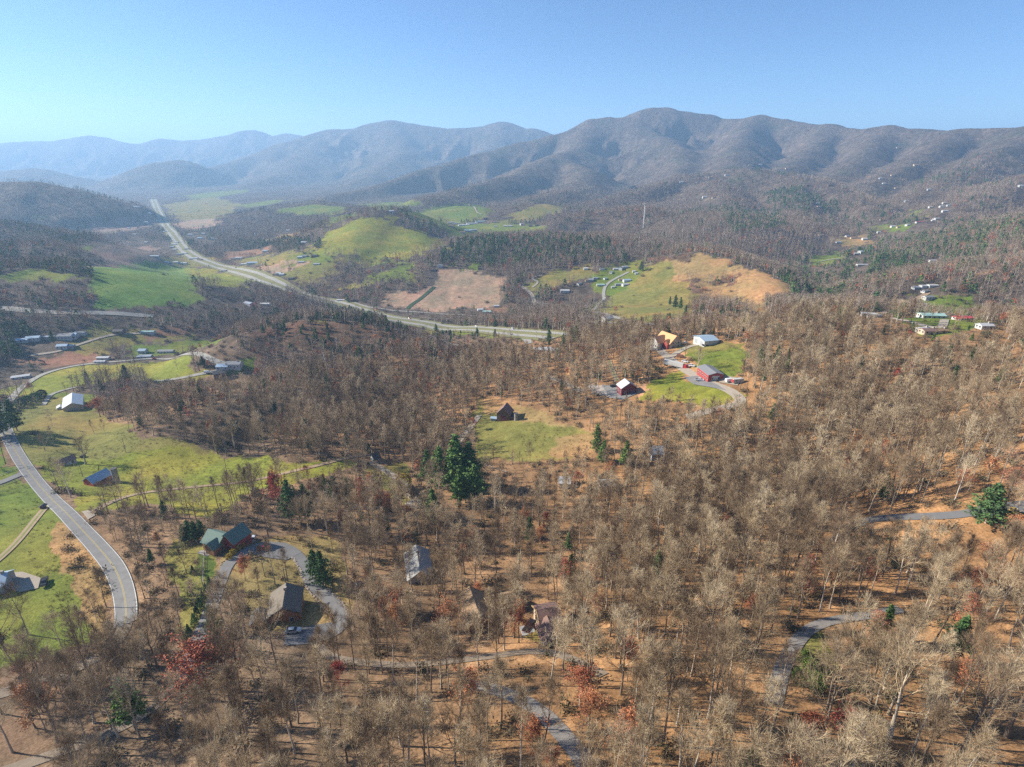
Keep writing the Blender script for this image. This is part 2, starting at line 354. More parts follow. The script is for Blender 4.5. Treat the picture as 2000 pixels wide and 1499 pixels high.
# roads: name, pixel line, width m, kind, label
ROADS = []
def cover(X, Y, jitter=True):
    """colour, tree density, leaf-litter share at world points"""
    X = np.asarray(X, float); Y = np.asarray(Y, float); r = np.hypot(X, Y)
    n1 = fbm(X / 90, Y / 90, 4); n2 = fbm(X / 14 + 50, Y / 14, 3); n3 = fbm(X / 420 + 9, Y / 420, 3)
    A = np.arctan2(X, Y)
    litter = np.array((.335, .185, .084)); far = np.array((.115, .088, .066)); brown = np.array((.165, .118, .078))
    # the near slope on the right is covered in rusty leaves, the hollows in grey-brown ones
    k = np.clip(sstep(-.55, .25, A) * .75 + .25 + n1 * .45, 0, 1)[..., None]
    c = brown * (1 - k) + litter * k
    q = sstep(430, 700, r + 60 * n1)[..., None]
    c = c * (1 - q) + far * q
    c = c * (1 + .42 * n2[..., None]) * (1 + .35 * n1[..., None]) * (1 + .3 * fbm(X / 5, Y / 5 + 11, 3)[..., None])
    dens = np.clip(np.interp(r, [0, 350, 600], [.75, .77, .94]) + .75 * np.minimum(n1, .1), .25, 1)
    q9 = 9.0; jw = np.clip(r / 250, .6, 5) * 3.2; jx = X + fbm(X / q9 + 3, Y / q9, 2) * jw + fbm(X / 40, Y / 40 + 3, 2) * jw * 2; jy = Y + fbm(X / q9, Y / q9 + 7, 2) * jw + fbm(X / 40 + 9, Y / 40, 2) * jw * 2
    isf = np.zeros(X.shape, bool)
    for W, colr, dn, lo, hi in WF:
        idx = np.nonzero((jx >= lo[0]) & (jx <= hi[0]) & (jy >= lo[1]) & (jy <= hi[1]))
        if len(idx[0]) == 0: continue
        m = inpoly(jx[idx], jy[idx], W); sel = tuple(i[m] for i in idx)
        if len(sel[0]) == 0: continue
        a = n1[sel][:, None]; b = n2[sel][:, None]; s3 = fbm(X[sel] / 40 + 5, Y[sel] / 40, 3)[:, None]
        cc = np.array(colr); dry = cc * np.array((1.35, 1.05, 1.1)) + np.array((.03, .012, .006))
        t = np.clip(.35 + .9 * s3 + .35 * b, 0, 1)
        c[sel] = (cc * (1 - t) + dry * t) * (1 + .13 * b)
        dens[sel] = dn; isf[sel] = colr[0] != .155
    return c, dens, isf
GX = np.exp(GL) * np.sin(GA); GY = np.exp(GL) * np.cos(GA)
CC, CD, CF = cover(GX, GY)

def link(o, parent=None):
    COL.objects.link(o)
    if parent is not None: o.parent = parent
    return o
def tag(o, label=None, cat=None, group=None, kind=None):
    if label: o['label'] = label
    if cat: o['category'] = cat
    if group: o['group'] = group
    if kind: o['kind'] = kind
    return o
# ------------------------------------------------------------------ materials
MATS = {}
def mat(name, col, rough=.85, var=.0, vscale=1.0, metal=0, bump=0, bscale=5, spec=.3):
    if name in MATS: return MATS[name]
    m = bpy.data.materials.new(name); m.use_nodes = True; n = m.node_tree; b = n.nodes['Principled BSDF']
    b.inputs['Roughness'].default_value = rough; b.inputs['Metallic'].default_value = metal
    b.inputs['Specular IOR Level'].default_value = spec
    tc = n.nodes.new('ShaderNodeTexCoord')
    nz = n.nodes.new('ShaderNodeTexNoise'); nz.inputs['Scale'].default_value = vscale; nz.inputs['Detail'].default_value = 5
    n.links.new(tc.outputs['Object'], nz.inputs['Vector'])
    mx = n.nodes.new('ShaderNodeMix'); mx.data_type = 'RGBA'
    v = var or .12
    mx.inputs[6].default_value = (*[c * (1 - v) for c in col], 1); mx.inputs[7].default_value = (*[min(1, c * (1 + v)) for c in col], 1)
    n.links.new(nz.outputs['Fac'], mx.inputs[0]); n.links.new(mx.outputs[2], b.inputs['Base Color'])
    if bump:
        n2 = n.nodes.new('ShaderNodeTexNoise'); n2.inputs['Scale'].default_value = bscale; n2.inputs['Detail'].default_value = 6
        n.links.new(tc.outputs['Object'], n2.inputs['Vector'])
        bp = n.nodes.new('ShaderNodeBump'); bp.inputs['Strength'].default_value = bump; bp.inputs['Distance'].default_value = .3
        n.links.new(n2.outputs['Fac'], bp.inputs['Height']); n.links.new(bp.outputs[0], b.inputs['Normal'])
    MATS[name] = m; return m
def rand_mat(name, stops, rough=.9, noise=.25, nscale=.6):
    """colour picked per object / per instance along a ramp, mottled by noise"""
    if name in MATS: return MATS[name]
    m = bpy.data.materials.new(name); m.use_nodes = True; n = m.node_tree; b = n.nodes['Principled BSDF']
    b.inputs['Roughness'].default_value = rough; b.inputs['Specular IOR Level'].default_value = .15
    oi = n.nodes.new('ShaderNodeObjectInfo'); rp = n.nodes.new('ShaderNodeValToRGB')
    e = rp.color_ramp.elements
    for i, (p, c) in enumerate(stops):
        x = e[i] if i < 2 else e.new(p)
        x.position = p; x.color = (*c, 1)
    n.links.new(oi.outputs['Random'], rp.inputs[0])
    g = n.nodes.new('ShaderNodeNewGeometry'); nz = n.nodes.new('ShaderNodeTexNoise'); nz.inputs['Scale'].default_value = nscale; nz.inputs['Detail'].default_value = 3
    n.links.new(g.outputs['Position'], nz.inputs['Vector'])
    mr = n.nodes.new('ShaderNodeMapRange'); mr.inputs[3].default_value = 1 - noise * 1.6; mr.inputs[4].default_value = 1 + noise * 1.6
    mr.inputs[1].default_value = .25; mr.inputs[2].default_value = .75
    n.links.new(nz.outputs['Fac'], mr.inputs[0])
    mx = n.nodes.new('ShaderNodeVectorMath'); mx.operation = 'SCALE'
    n.links.new(rp.outputs[0], mx.inputs[0]); n.links.new(mr.outputs[0], mx.inputs['Scale']); n.links.new(mx.outputs[0], b.inputs['Base Color'])
    MATS[name] = m; return m
def terrain_mat():
    m = bpy.data.materials.new('land'); m.use_nodes = True; n = m.node_tree; b = n.nodes['Principled BSDF']
    b.inputs['Roughness'].default_value = .95; b.inputs['Specular IOR Level'].default_value = .1
    at_ = n.nodes.new('ShaderNodeAttribute'); at_.attribute_name = 'cover'
    wd = n.nodes.new('ShaderNodeAttribute'); wd.attribute_name = 'wood'
    g = n.nodes.new('ShaderNodeNewGeometry')
    def noise(s, d, r=.6):
        z = n.nodes.new('ShaderNodeTexNoise'); z.inputs['Scale'].default_value = s; z.inputs['Detail'].default_value = d; z.inputs['Roughness'].default_value = r
        n.links.new(g.outputs['Position'], z.inputs['Vector']); return z
    def mrange(src, a, c, lo=.3, hi=.7):
        r_ = n.nodes.new('ShaderNodeMapRange'); r_.inputs[1].default_value = lo; r_.inputs[2].default_value = hi; r_.inputs[3].default_value = a; r_.inputs[4].default_value = c
        n.links.new(src, r_.inputs[0]); return r_
    def mul(a, c):
        x = n.nodes.new('ShaderNodeMath'); x.operation = 'MULTIPLY'; n.links.new(a, x.inputs[0]); n.links.new(c, x.inputs[1]); return x.outputs[0]
    fine = mrange(noise(1.6, 6, .7).outputs['Fac'], .5, 1.5)
    mid = mrange(noise(.16, 6, .7).outputs['Fac'], .66, 1.34)
    can = mrange(noise(.045, 5, .7).outputs['Fac'], .60, 1.4, .35, .65)
    # canopy mottling only where the land is wooded
    mixc = n.nodes.new('ShaderNodeMix'); mixc.data_type = 'FLOAT'; mixc.inputs[2].default_value = 1
    n.links.new(wd.outputs['Fac'], mixc.inputs[0]); n.links.new(can.outputs[0], mixc.inputs[3])
    sc = mul(mul(fine.outputs[0], mid.outputs[0]), mixc.outputs[0])
    v = n.nodes.new('ShaderNodeVectorMath'); v.operation = 'SCALE'; n.links.new(at_.outputs['Color'], v.inputs[0]); n.links.new(sc, v.inputs['Scale'])
    # evergreen patches on the wooded land
    ev = mrange(noise(.0045, 5, .65).outputs['Fac'], 0, .55, .54, .68)
    evm = mul(ev.outputs[0], wd.outputs['Fac'])
    mg = n.nodes.new('ShaderNodeMix'); mg.data_type = 'RGBA'; mg.inputs[7].default_value = (.035, .055, .028, 1)
    n.links.new(evm, mg.inputs[0]); n.links.new(v.outputs[0], mg.inputs[6])
    n.links.new(mg.outputs[2], b.inputs['Base Color'])
    bn = noise(.06, 5, .75); bs = n.nodes.new('ShaderNodeBump'); bs.inputs['Distance'].default_value = 14
    n.links.new(bn.outputs['Fac'], bs.inputs['Height'])
    st = n.nodes.new('ShaderNodeMath'); st.operation = 'MULTIPLY'; st.inputs[1].default_value = .8; n.links.new(wd.outputs['Fac'], st.inputs[0]); n.links.new(st.outputs[0], bs.inputs['Strength'])
    b2 = n.nodes.new('ShaderNodeBump'); b2.inputs['Distance'].default_value = .25; b2.inputs['Strength'].default_value = .5
    n.links.new(noise(1.2, 5, .7).outputs['Fac'], b2.inputs['Height']); n.links.new(bs.outputs[0], b2.inputs['Normal']); n.links.new(b2.outputs[0], b.inputs['Normal'])
    return m
def np_mesh(name, V, F, mats, attrs=None, smooth=False, mat_idx=None):
    me = bpy.data.meshes.new(name)
    V = np.asarray(V, np.float32); F = np.asarray(F, np.int32); k = F.shape[1]
    me.vertices.add(len(V)); me.vertices.foreach_set('co', V.ravel())
    me.loops.add(F.size); me.loops.foreach_set('vertex_index', F.ravel())
    me.polygons.add(len(F)); me.polygons.foreach_set('loop_start', np.arange(0, F.size, k, dtype=np.int32)); me.polygons.foreach_set('loop_total', np.full(len(F), k, np.int32))
    if smooth: me.polygons.foreach_set('use_smooth', np.ones(len(F), bool))
    if mat_idx is not None: me.polygons.foreach_set('material_index', np.asarray(mat_idx, np.int32))
    for m in (mats if isinstance(mats, (list, tuple)) else [mats]): me.materials.append(m)
    if attrs:
        for an, (tp, data) in attrs.items():
            a = me.attributes.new(an, tp, 'POINT')
            a.data.foreach_set('color' if 'COLOR' in tp else ('vector' if tp == 'FLOAT_VECTOR' else 'value'), np.asarray(data, np.int32 if tp == 'INT' else np.float32).ravel())
    me.update(calc_edges=True); return me
# ------------------------------------------------------------------ the ground sheet
na, nr = len(AZ), NR
V = np.stack([GX, GY, HG + CZ], -1)[:-1].reshape(-1, 3)            # first and last azimuth coincide
# far canopy relief
i, j = np.meshgrid(np.arange(na - 1), np.arange(nr - 1), indexing='ij')
i2 = (i + 1) % (na - 1)
F = np.stack([i * nr + j, i2 * nr + j, i2 * nr + j + 1, i * nr + j + 1], -1).reshape(-1, 4)
V = np.r_[V, [[0, 0, CZ - 108]]]
cap = np.stack([np.full(na - 1, len(V) - 1), (np.arange(na - 1) + 1) % (na - 1) * nr, np.arange(na - 1) * nr, np.arange(na - 1) * nr], -1)
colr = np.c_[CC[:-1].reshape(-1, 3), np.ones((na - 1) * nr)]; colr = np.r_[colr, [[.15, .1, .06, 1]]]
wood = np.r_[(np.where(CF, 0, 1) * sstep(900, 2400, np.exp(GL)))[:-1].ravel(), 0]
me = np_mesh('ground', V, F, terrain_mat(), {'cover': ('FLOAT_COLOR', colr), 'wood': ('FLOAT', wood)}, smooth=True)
tag(link(bpy.data.objects.new('ground', me)), kind='structure')
# the fan that closes the sheet straight below the drone
me = np_mesh('ground_below', np.r_[V[:(na - 1) * nr:nr], V[-1:]], np.stack([np.full(na - 1, na - 1), (np.arange(na - 1) + 1) % (na - 1), np.arange(na - 1)], -1), mat('ground_litter', (.15, .1, .06)))
tag(link(bpy.data.objects.new('ground', me)), kind='structure')
# ------------------------------------------------------------------ haze
def haze():
    me = bpy.data.meshes.new('haze'); bm = bmesh.new(); bmesh.ops.create_cube(bm, size=1); bm.to_mesh(me)
    top = max(float(HG.max()) + CZ + 60, CZ + 40); bot = float(HG.min()) + CZ - 40
    o = link(bpy.data.objects.new('haze', me)); o.scale = (33600, 33600, top - bot); o.location = (0, 0, (top + bot) / 2)
    m = bpy.data.materials.new('haze'); m.use_nodes = True; n = m.node_tree; n.nodes.clear()
    v = n.nodes.new('ShaderNodeVolumePrincipled'); v.inputs['Color'].default_value = (.41, .67, 1.0, 1); v.inputs['Density'].default_value = 1.2e-4
    v.inputs['Anisotropy'].default_value = .2
    q = n.nodes.new('ShaderNodeOutputMaterial'); n.links.new(v.outputs[0], q.inputs['Volume']); me.materials.append(m)
    tag(o, kind='stuff')
haze()
# ------------------------------------------------------------------ roads
def catmull(W, step=2.0):
    W = np.asarray(W, float); P = np.r_[[2 * W[0] - W[1]], W, [2 * W[-1] - W[-2]]]; o = []
    for i in range(1, len(P) - 2):
        L = np.hypot(*(P[i + 1] - P[i])); k = max(2, int(L / step)); t = np.linspace(0, 1, k, endpoint=False)[:, None]
        a, b, c, d = P[i - 1], P[i], P[i + 1], P[i + 2]
        o.append(.5 * (2 * b + (c - a) * t + (2 * a - 5 * b + 4 * c - d) * t ** 2 + (3 * b - a - 3 * c + d) * t ** 3))
    o.append(P[-2][None]); return np.concatenate(o)
def smooth_line(W, n=2):
    for _ in range(n):
        W = np.r_[W[:1], (W[:-2] + 2 * W[1:-1] + W[2:]) / 4, W[-1:]]
    return W
def ribbon(name, W, width, m, off=0.1, shift=0.0, cross=5, parent=None):
    T = np.gradient(W, axis=0); T /= np.hypot(T[:, 0], T[:, 1])[:, None] + 1e-9; N = np.c_[T[:, 1], -T[:, 0]]
    s = np.linspace(-width / 2, width / 2, cross) + shift
    P = W[:, None] + N[:, None] * s[None, :, None]
    Z = ground(P[..., 0], P[..., 1]) + off
    V = np.concatenate([P, Z[..., None]], -1).reshape(-1, 3); n = len(W)
    i, j = np.meshgrid(np.arange(n - 1), np.arange(cross - 1), indexing='ij'); a = i * cross + j
    F = np.stack([a, a + cross, a + cross + 1, a + 1], -1).reshape(-1, 4)
    me = np_mesh(name, V, F, m, smooth=True); return link(bpy.data.objects.new(name, me), parent)
m_asph = mat('worn_asphalt', (.19, .185, .18), .9, .3, .35, bump=.1)
m_conc = mat('pale_pavement', (.29, .275, .24), .9, .12, .05)
m_grav = mat('gravel', (.34, .29, .23), .95, .2, .8, bump=.3)
m_dirt = mat('dirt_track', (.33, .235, .15), .95, .22, .5, bump=.3)
m_dark = mat('dark_drive', (.13, .13, .135), .9, .15, .5)
m_white = mat('road_white', (.62, .62, .58), .7, .12, 2); m_yel = mat('road_yellow', (.40, .32, .12), .7, .12, 2)
m_lane = mat('leaf_strewn_lane', (.20, .185, .17), .95, .3, .7, bump=.3)
m_leaflane = mat('leaf_covered_lane', (.215, .17, .125), .95, .35, .6, bump=.3)
m_edge = mat('grass_verge', (.17, .20, .05), .95, .3, .4)
RD = [
 ('road', [(2,790),(6,820),(16,852),(34,888),(62,930),(100,975),(150,1025),(190,1068),(222,1108),(240,1150),(247,1195),(244,1222)], 6.8, m_asph, 'lane'),
 ('wood_road', [(244,1222),(232,1250),(200,1280),(150,1306),(90,1330),(0,1356),(-120,1390)], 4.6, m_leaflane, 'hidden'),
 ('driveway', [(470,1085),(447,1100),(437,1120),(425,1150),(412,1190),(395,1230),(378,1270),(345,1335)], 4.4, m_asph, None),
 ('driveway', [(345,1335),(300,1385),(230,1425),(130,1465),(0,1510)], 3.6, m_leaflane, 'hidden'),
 ('driveway', [(470,1085),(495,1070),(530,1064),(565,1072),(592,1100),(608,1138),(640,1168),(664,1192),(668,1220),(650,1240),(610,1250),(560,1250)], 4.7, m_asph, None),
 ('lane', [(610,1250),(650,1285),(720,1296),(800,1300),(900,1290),(980,1280),(1040,1272),(1090,1278),(1140,1298),(1180,1320)], 2.8, m_leaflane, 'hidden'),
 ('lane', [(900,1335),(960,1345),(1020,1368),(1065,1398),(1095,1432),(1130,1472),(1160,1520)], 3.8, m_lane, None),
 ('lane', [(1510,1375),(1520,1330),(1540,1280),(1570,1238),(1610,1216),(1680,1205),(1760,1190)], 3.5, m_lane, None),
 ('driveway', [(1635,1060),(1655,1034),(1695,1016),(1760,1011),(1830,1009),(1890,1004),(1950,995),(2060,980)], 4.6, m_dark, None),
 ('farm_track', [(172,1008),(200,990),(240,973),(290,962),(400,950),(500,938),(600,915),(680,895),(720,887)], 3.2, m_dirt, None),
 ('side_road', [(-60,965),(0,944),(50,923)], 4.6, m_asph, None),
 ('farm_track', [(96,985),(66,1020),(35,1058),(0,1092),(-60,1140)], 3.0, m_dirt, 'ruts'),
 ('driveway', [(722,903),(752,920),(782,940),(808,958),(812,975),(795,990)], 4.2, m_grav, None),
 ('driveway', [(936,812),(925,828),(908,848),(892,870)], 4.0, m_grav, None),
 ('river_road', [(18,785),(45,756),(90,730),(150,715),(240,706),(330,702),(420,706),(470,716)], 5.5, m_conc, None),
 ('farm_lane', [(300,745),(360,738),(410,728),(440,722)], 3.4, m_conc, None),
 ('farm_lane', [(85,792),(100,772),(125,763),(150,757)], 3.4, m_conc, None),
 ('farm_lane', [(60,695),(110,688),(160,672),(220,655),(300,652)], 4, m_grav, None),
 ('valley_road', [(-60,598),(0,603),(60,608),(150,612),(240,614),(300,618)], 9, m_conc, None),
 ('frontage_road', [(690,592),(750,605),(860,614),(950,622),(1000,630)], 6, m_conc, None),
 ('frontage_road', [(1030,590),(1070,598),(1150,609),(1200,620),(1232,631)], 6, m_conc, None),
 ('frontage_road', [(1080,629),(1130,630),(1180,631),(1232,632),(1290,636)], 7, m_conc, None),
 ('village_road', [(1154,610),(1167,598),(1179,586),(1179,572),(1184,558),(1200,546),(1228,532)], 5, m_conc, None),
 ('farm_lane', [(1040,562),(1050,552),(1040,544),(1060,538)], 4, m_grav, None),
 ('farm_lane', [(1018,560),(1038,576),(1046,600)], 6, m_grav, None),
 ('ramp', [(832,655),(862,664),(895,676)], 9, m_conc, None),
 ('ramp', [(958,648),(1000,655),(1025,662),(1034,672)], 7, m_conc, None),
 ('dirt_road', [(1690,618),(1715,616),(1745,606),(1775,592),(1800,580),(1812,572)], 6, m_dirt, None),
 ('farm_lane', [(1740,622),(1780,630),(1815,640),(1838,640),(1845,625)], 5, m_grav, None),
 ('drive', [(1272,672),(1290,686),(1312,705),(1345,728),(1390,750),(1425,764),(1447,786),(1400,800),(1340,815)], 6, m_grav, None),
 ('drive', [(1308,700),(1322,690),(1345,678),(1365,674)], 5, m_grav, None),
 ('drive', [(1065,735),(1100,748),(1135,765)], 5, m_grav, None),
 ('farm_track', [(1190,705),(1196,725),(1206,745)], 3.5, m_dirt, 'ruts'),
 ('farm_lane', [(1600,512),(1620,508),(1640,506)], 4, m_conc, None),
 ('farm_lane', [(915,398),(928,408),(940,420)], 5, m_grav, None),
]
ROADLINES = []
def road_obj(name, W, width, m, marks, label=None):
    r = np.hypot(*W.mean(0)); off = .10 + r * .0006
    o = ribbon(name, W, width, m, off); tag(o, kind='structure')
    if marks == 'lane':
        for s in (-.16, .16): ribbon('centre_line', W, .14, m_yel, off + .03, s, 2, o)
        for s in (-width / 2 + .22, width / 2 - .22): ribbon('edge_line', W, .16, m_white, off + .03, s, 2, o)
    if marks == 'ruts':
        ribbon('grass_strip', W, .8, m_edge, off + .03, 0, 2, o)
    ROADLINES.append((W, width if marks != 'hidden' else 1.5)); return o
for nm, line, wd_, m, marks in RD:
    W = smooth_line(catmull(at([p[0] for p in line], [p[1] for p in line]), 1.5), 6)
    road_obj(nm, W, wd_, m, marks)
HWY = [(299,390),(315,422),(338,458),(362,490),(398,511),(440,524),(480,534),(540,556),(600,579),(650,592),(700,606),(751,622),(830,633),(930,643),(1000,650),(1095,659)]
W = smooth_line(catmull(at([p[0] for p in HWY], [p[1] for p in HWY]), 6), 12)
T = np.gradient(W, axis=0); T /= np.hypot(T[:, 0], T[:, 1])[:, None]; N = np.c_[T[:, 1], -T[:, 0]]
for s in (-9, 9):
    Wc = W + N * s; ro = np.hypot(*Wc.T)
    o = ribbon('highway', Wc, 7.6, m_conc, .9); tag(o, kind='structure')
    for q in (-3.3, 3.3): ribbon('edge_line', Wc, .25, m_white, .95, q, 2, o)
    ribbon('lane_line', Wc, .2, m_white, .95, 0, 2, o)
tag(ribbon('grass_median', W, 10.4, mat('median_grass', (.185, .175, .07), .95, .25, .05), .75), kind='structure')
for s in (-16, 16): tag(ribbon('grass_verge', W + N * s, 8, MATS['median_grass'], .7), kind='structure')
HW = W.copy(); HN = N.copy(); ROADLINES.append((W, 29))
W = smooth_line(catmull(at([848,836,820,806,795],[561,572,585,594,604]), 3), 4); tag(ribbon('ditch', W, 7, mat('ditch_grass', (.035, .07, .03), .95, .3, .1), .5), kind='structure'); ROADLINES.append((W, 7))
# paved and gravel yards
def yard(name, poly, m, off=.12):
    q = densify(poly, step=8); Wp = at([a[0] for a in q], [a[1] for a in q]); c = Wp.mean(0)
    V = []; F = []; k = 5; n = len(Wp)
    for t in range(k + 1):
        P = c + (Wp - c) * (t / k); V.append(np.c_[P, ground(P[:, 0], P[:, 1]) + off + np.hypot(*c) * .0006])
    V = np.concatenate(V)
    for t in range(k):
        for i in range(n): F.append((t * n + i, t * n + (i + 1) % n, (t + 1) * n + (i + 1) % n, (t + 1) * n + i))
    o = link(bpy.data.objects.new(name, np_mesh(name, V, F, m, smooth=True))); tag(o, kind='structure'); YARDS.append(Wp); return o
YARDS = []
yard('parking_area', [(492,1068),(520,1058),(560,1062),(590,1080),(560,1095),(520,1090),(495,1085)], m_asph)
yard('parking_area', [(555,1235),(600,1225),(655,1215),(660,1240),(620,1258),(560,1262)], m_dark)
yard('parking_area', [(1175,752),(1205,756),(1245,770),(1215,782),(1190,778)], m_asph)
yard('parking_area', [(1335,738),(1362,735),(1400,752),(1420,764),(1390,758),(1355,752)], m_asph)
yard('parking_area', [(1395,733),(1420,735),(1450,742),(1440,754),(1405,748)], m_grav)
yard('parking_area', [(5,1120),(45,1118),(80,1130),(75,1150),(40,1158),(15,1150)], m_grav)
yard('parking_area', [(465,1050),(490,1045),(500,1058),(480,1066)], m_grav)
yard('parking_area', [(790,985),(815,972),(828,985),(812,996)], m_grav)
yard('parking_area', [(160,1000),(180,996),(186,1008),(172,1016)], m_grav)
yard('parking_area', [(1965,990),(2040,985),(2040,1005),(1990,1002)], m_dark)

# ------------------------------------------------------------------ trees
def sticks(L, n=3):
    """tapered prisms from rows (x0 y0 z0 x1 y1 z1 r0 r1)"""
    L = np.asarray(L, float); P0 = L[:, :3]; P1 = L[:, 3:6]; d = P1 - P0; d /= np.linalg.norm(d, axis=1)[:, None] + 1e-9
    up = np.where(np.abs(d[:, 2:3]) > .9, np.array([[1., 0, 0]]), np.array([[0, 0, 1.]])); u = np.cross(d, up); u /= np.linalg.norm(u, axis=1)[:, None]; v = np.cross(d, u)
    a = np.arange(n) * 2 * math.pi / n; ring = np.cos(a)[None, :, None] * u[:, None] + np.sin(a)[None, :, None] * v[:, None]
    A = P0[:, None] + ring * L[:, 6][:, None, None]; B = P1[:, None] + ring * L[:, 7][:, None, None]
    V = np.concatenate([A, B], 1).reshape(-1, 3); base = np.arange(len(L))[:, None] * 2 * n; k = np.arange(n)[None]
    F = np.stack([base + k, base + (k + 1) % n, base + n + (k + 1) % n, base + n + k], -1).reshape(-1, 4); return V, F
def tris(P0, P1, wid, g):
    d = P1 - P0; s = np.cross(d, g.normal(size=d.shape)); s /= np.linalg.norm(s, axis=1)[:, None] + 1e-9
    w_ = np.broadcast_to(np.asarray(wid, float).reshape(-1, 1), (len(P0), 1))
    V = np.stack([P0 - s * w_ / 2, P0 + s * w_ / 2, P1 + s * w_ * .15, P1 - s * w_ * .15], 1).reshape(-1, 3)
    b = np.arange(len(P0))[:, None] * 4; return V, np.concatenate([b, b + 1, b + 2, b + 3], 1)
def merge(parts):
    V = []; F = []; o = 0
    for v, f in parts: V.append(v); F.append(f + o); o += len(v)
    return np.concatenate(V), np.concatenate(F)
def hardwood(seed, Ht=22, habit='round', detail=3):
    g = np.random.default_rng(seed); nt_ = 6
    z = np.linspace(0, 1, nt_ + 1); bend = np.cumsum(g.normal(0, .25, (nt_ + 1, 2)), 0) * Ht / 40; bend[0] = 0
    T = np.c_[bend, z * Ht * (.93 if habit != 'broad' else .75)]; rt = np.interp(z, [0, .06, .5, 1], [.40, .28, .19, .05]) * Ht / 22 * (1.35 if habit == 'broad' else .85)
    trunk = [np.r_[T[i], T[i + 1], rt[i], rt[i + 1]] for i in range(nt_)]
    if habit == 'slim': t0, spread, el0 = .44, .18, 54
    elif habit == 'broad': t0, spread, el0 = .26, .36, 44
    else: t0, spread, el0 = .34, .265, 46
    nl = {3: 14, 2: 12, 1: 9, 0: 7}[detail]; rows = []; tw0 = []; tw1 = []; tww = []
    k2, k3, k4 = {3: (6, 5, 6), 2: (5, 4, 4), 1: (4, 3, 0), 0: (5, 0, 0)}[detail]
    wS = {3: 1, 2: 1.5, 1: 2.2, 0: 4.2}[detail]
    def dirv(az_, el): return np.array([math.cos(az_) * math.cos(el), math.sin(az_) * math.cos(el), math.sin(el)])
    az_ = g.uniform(0, 6.28)
    for i in range(nl):
        t = t0 + (1 - t0) * (i + g.uniform(.1, .9)) / nl; p = np.array([np.interp(t, z, T[:, k]) for k in range(3)])
        az_ += 2.4 + g.normal(0, .35); el = R(el0 + 32 * ((t - t0) / (1 - t0)) + g.normal(0, 7))
        Ln = Ht * spread * (1.15 - .75 * ((t - t0) / (1 - t0)) ** 1.3) * g.uniform(.8, 1.2); r0 = np.interp(t, z, rt) * .55
        pts = [p]; d = dirv(az_, el)
        for s in range(3):
            pts.append(pts[-1] + d * Ln / 3); d = d + np.array([0, 0, .22]) + g.normal(0, .13, 3); d /= np.linalg.norm(d)
        for s in range(3): rows.append(np.r_[pts[s], pts[s + 1], r0 * (1 - .28 * s), r0 * (1 - .28 * (s + 1))])
        for j in range(k2):
            u = g.uniform(.25, 1); q = u * 3; s = min(int(q), 2); b = pts[s] + (pts[s + 1] - pts[s]) * (q - s)
            dd = (pts[s + 1] - pts[s]); dd /= np.linalg.norm(dd); dd = dd + g.normal(0, .42, 3) + [0, 0, .22]; dd /= np.linalg.norm(dd); L2 = Ln * .5 * g.uniform(.6, 1.2)
            e = b + dd * L2
            if detail >= 2: rows.append(np.r_[b, e, r0 * .34, r0 * .12])
            else: tw0.append(b); tw1.append(e); tww.append(.07 * wS)
            for m_ in range(k3):
                c0 = b + (e - b) * g.uniform(.3, 1); d3 = dd + g.normal(0, .42, 3) + [0, 0, .15]; d3 /= np.linalg.norm(d3); L3 = L2 * .65 * g.uniform(.6, 1.3); c1 = c0 + d3 * L3
                tw0.append(c0); tw1.append(c1); tww.append(.045 * wS)
                for q4 in range(k4):
                    e0 = c0 + (c1 - c0) * g.uniform(.2, 1); d4 = d3 + g.normal(0, .38, 3) + [0, 0, .12]; d4 /= np.linalg.norm(d4)
                    tw0.append(e0); tw1.append(e0 + d4 * g.uniform(.7, 1.7)); tww.append(.030 * wS)
    tV, tF = sticks(trunk, {3: 7, 2: 5, 1: 3, 0: 3}[detail])
    parts = [sticks(rows, 3 if detail < 3 else 4)]
    parts.append(tris(np.array(tw0), np.array(tw1), tww, g))
    cV, cF = merge(parts); tips = np.array(tw1)
    return (tV, tF), (cV, cF), tips
def leaves(P, n, size, g, spread=.6, flat=.4):
    c = P[g.integers(0, len(P), n)] + g.normal(0, spread, (n, 3)); a = g.normal(size=(n, 3)); a /= np.linalg.norm(a, axis=1)[:, None]
    b = np.cross(a, g.normal(size=(n, 3))); b /= np.linalg.norm(b, axis=1)[:, None]; s = size * g.uniform(.6, 1.3, (n, 1))
    V = np.stack([c - a * s, c - b * s * .6, c + a * s, c + b * s * .6], 1).reshape(-1, 3); q = np.arange(n)[:, None] * 4
    return V, np.concatenate([q, q + 1, q + 2, q + 3], 1)
def pine(seed, Ht=22, wid=4.2, dens=1.0, base=.22, irregular=.25, leaf=.42):
    g = np.random.default_rng(seed); T = [np.r_[0, 0, 0, 0, 0, Ht * .5, .3 * Ht / 22, .17 * Ht / 22], np.r_[0, 0, Ht * .5, 0, 0, Ht, .17 * Ht / 22, .02]]
    rows = []; C = []; nl = int(15 * dens)
    for i in range(nl):
        t = base + (1 - base) * (i + .3) / nl; Rr = wid * (1 - ((t - base) / (1 - base)) ** 1.25) * (1 if i else .8) + .35; nb = 7
        for k in range(nb):
            a = k * 6.283 / nb + i * 1.1 + g.normal(0, .2); L = Rr * g.uniform(1 - irregular * 1.6, 1 + irregular); dz = L * g.uniform(-.12, .22)
            e = np.array([math.cos(a) * L, math.sin(a) * L, t * Ht + dz]); s0 = np.array([0, 0, t * Ht]); rows.append(np.r_[s0, e, .06, .02])
            m_ = max(2, int(7 * L / wid * dens) + 2); u = g.uniform(.25, 1.05, m_)[:, None]; C.append(s0 + (e - s0) * u)
    C = np.concatenate(C); lv = leaves(C, int(len(C) * 4.5), leaf, g, .32)
    return sticks(T, 6), merge([sticks(rows, 3), lv])
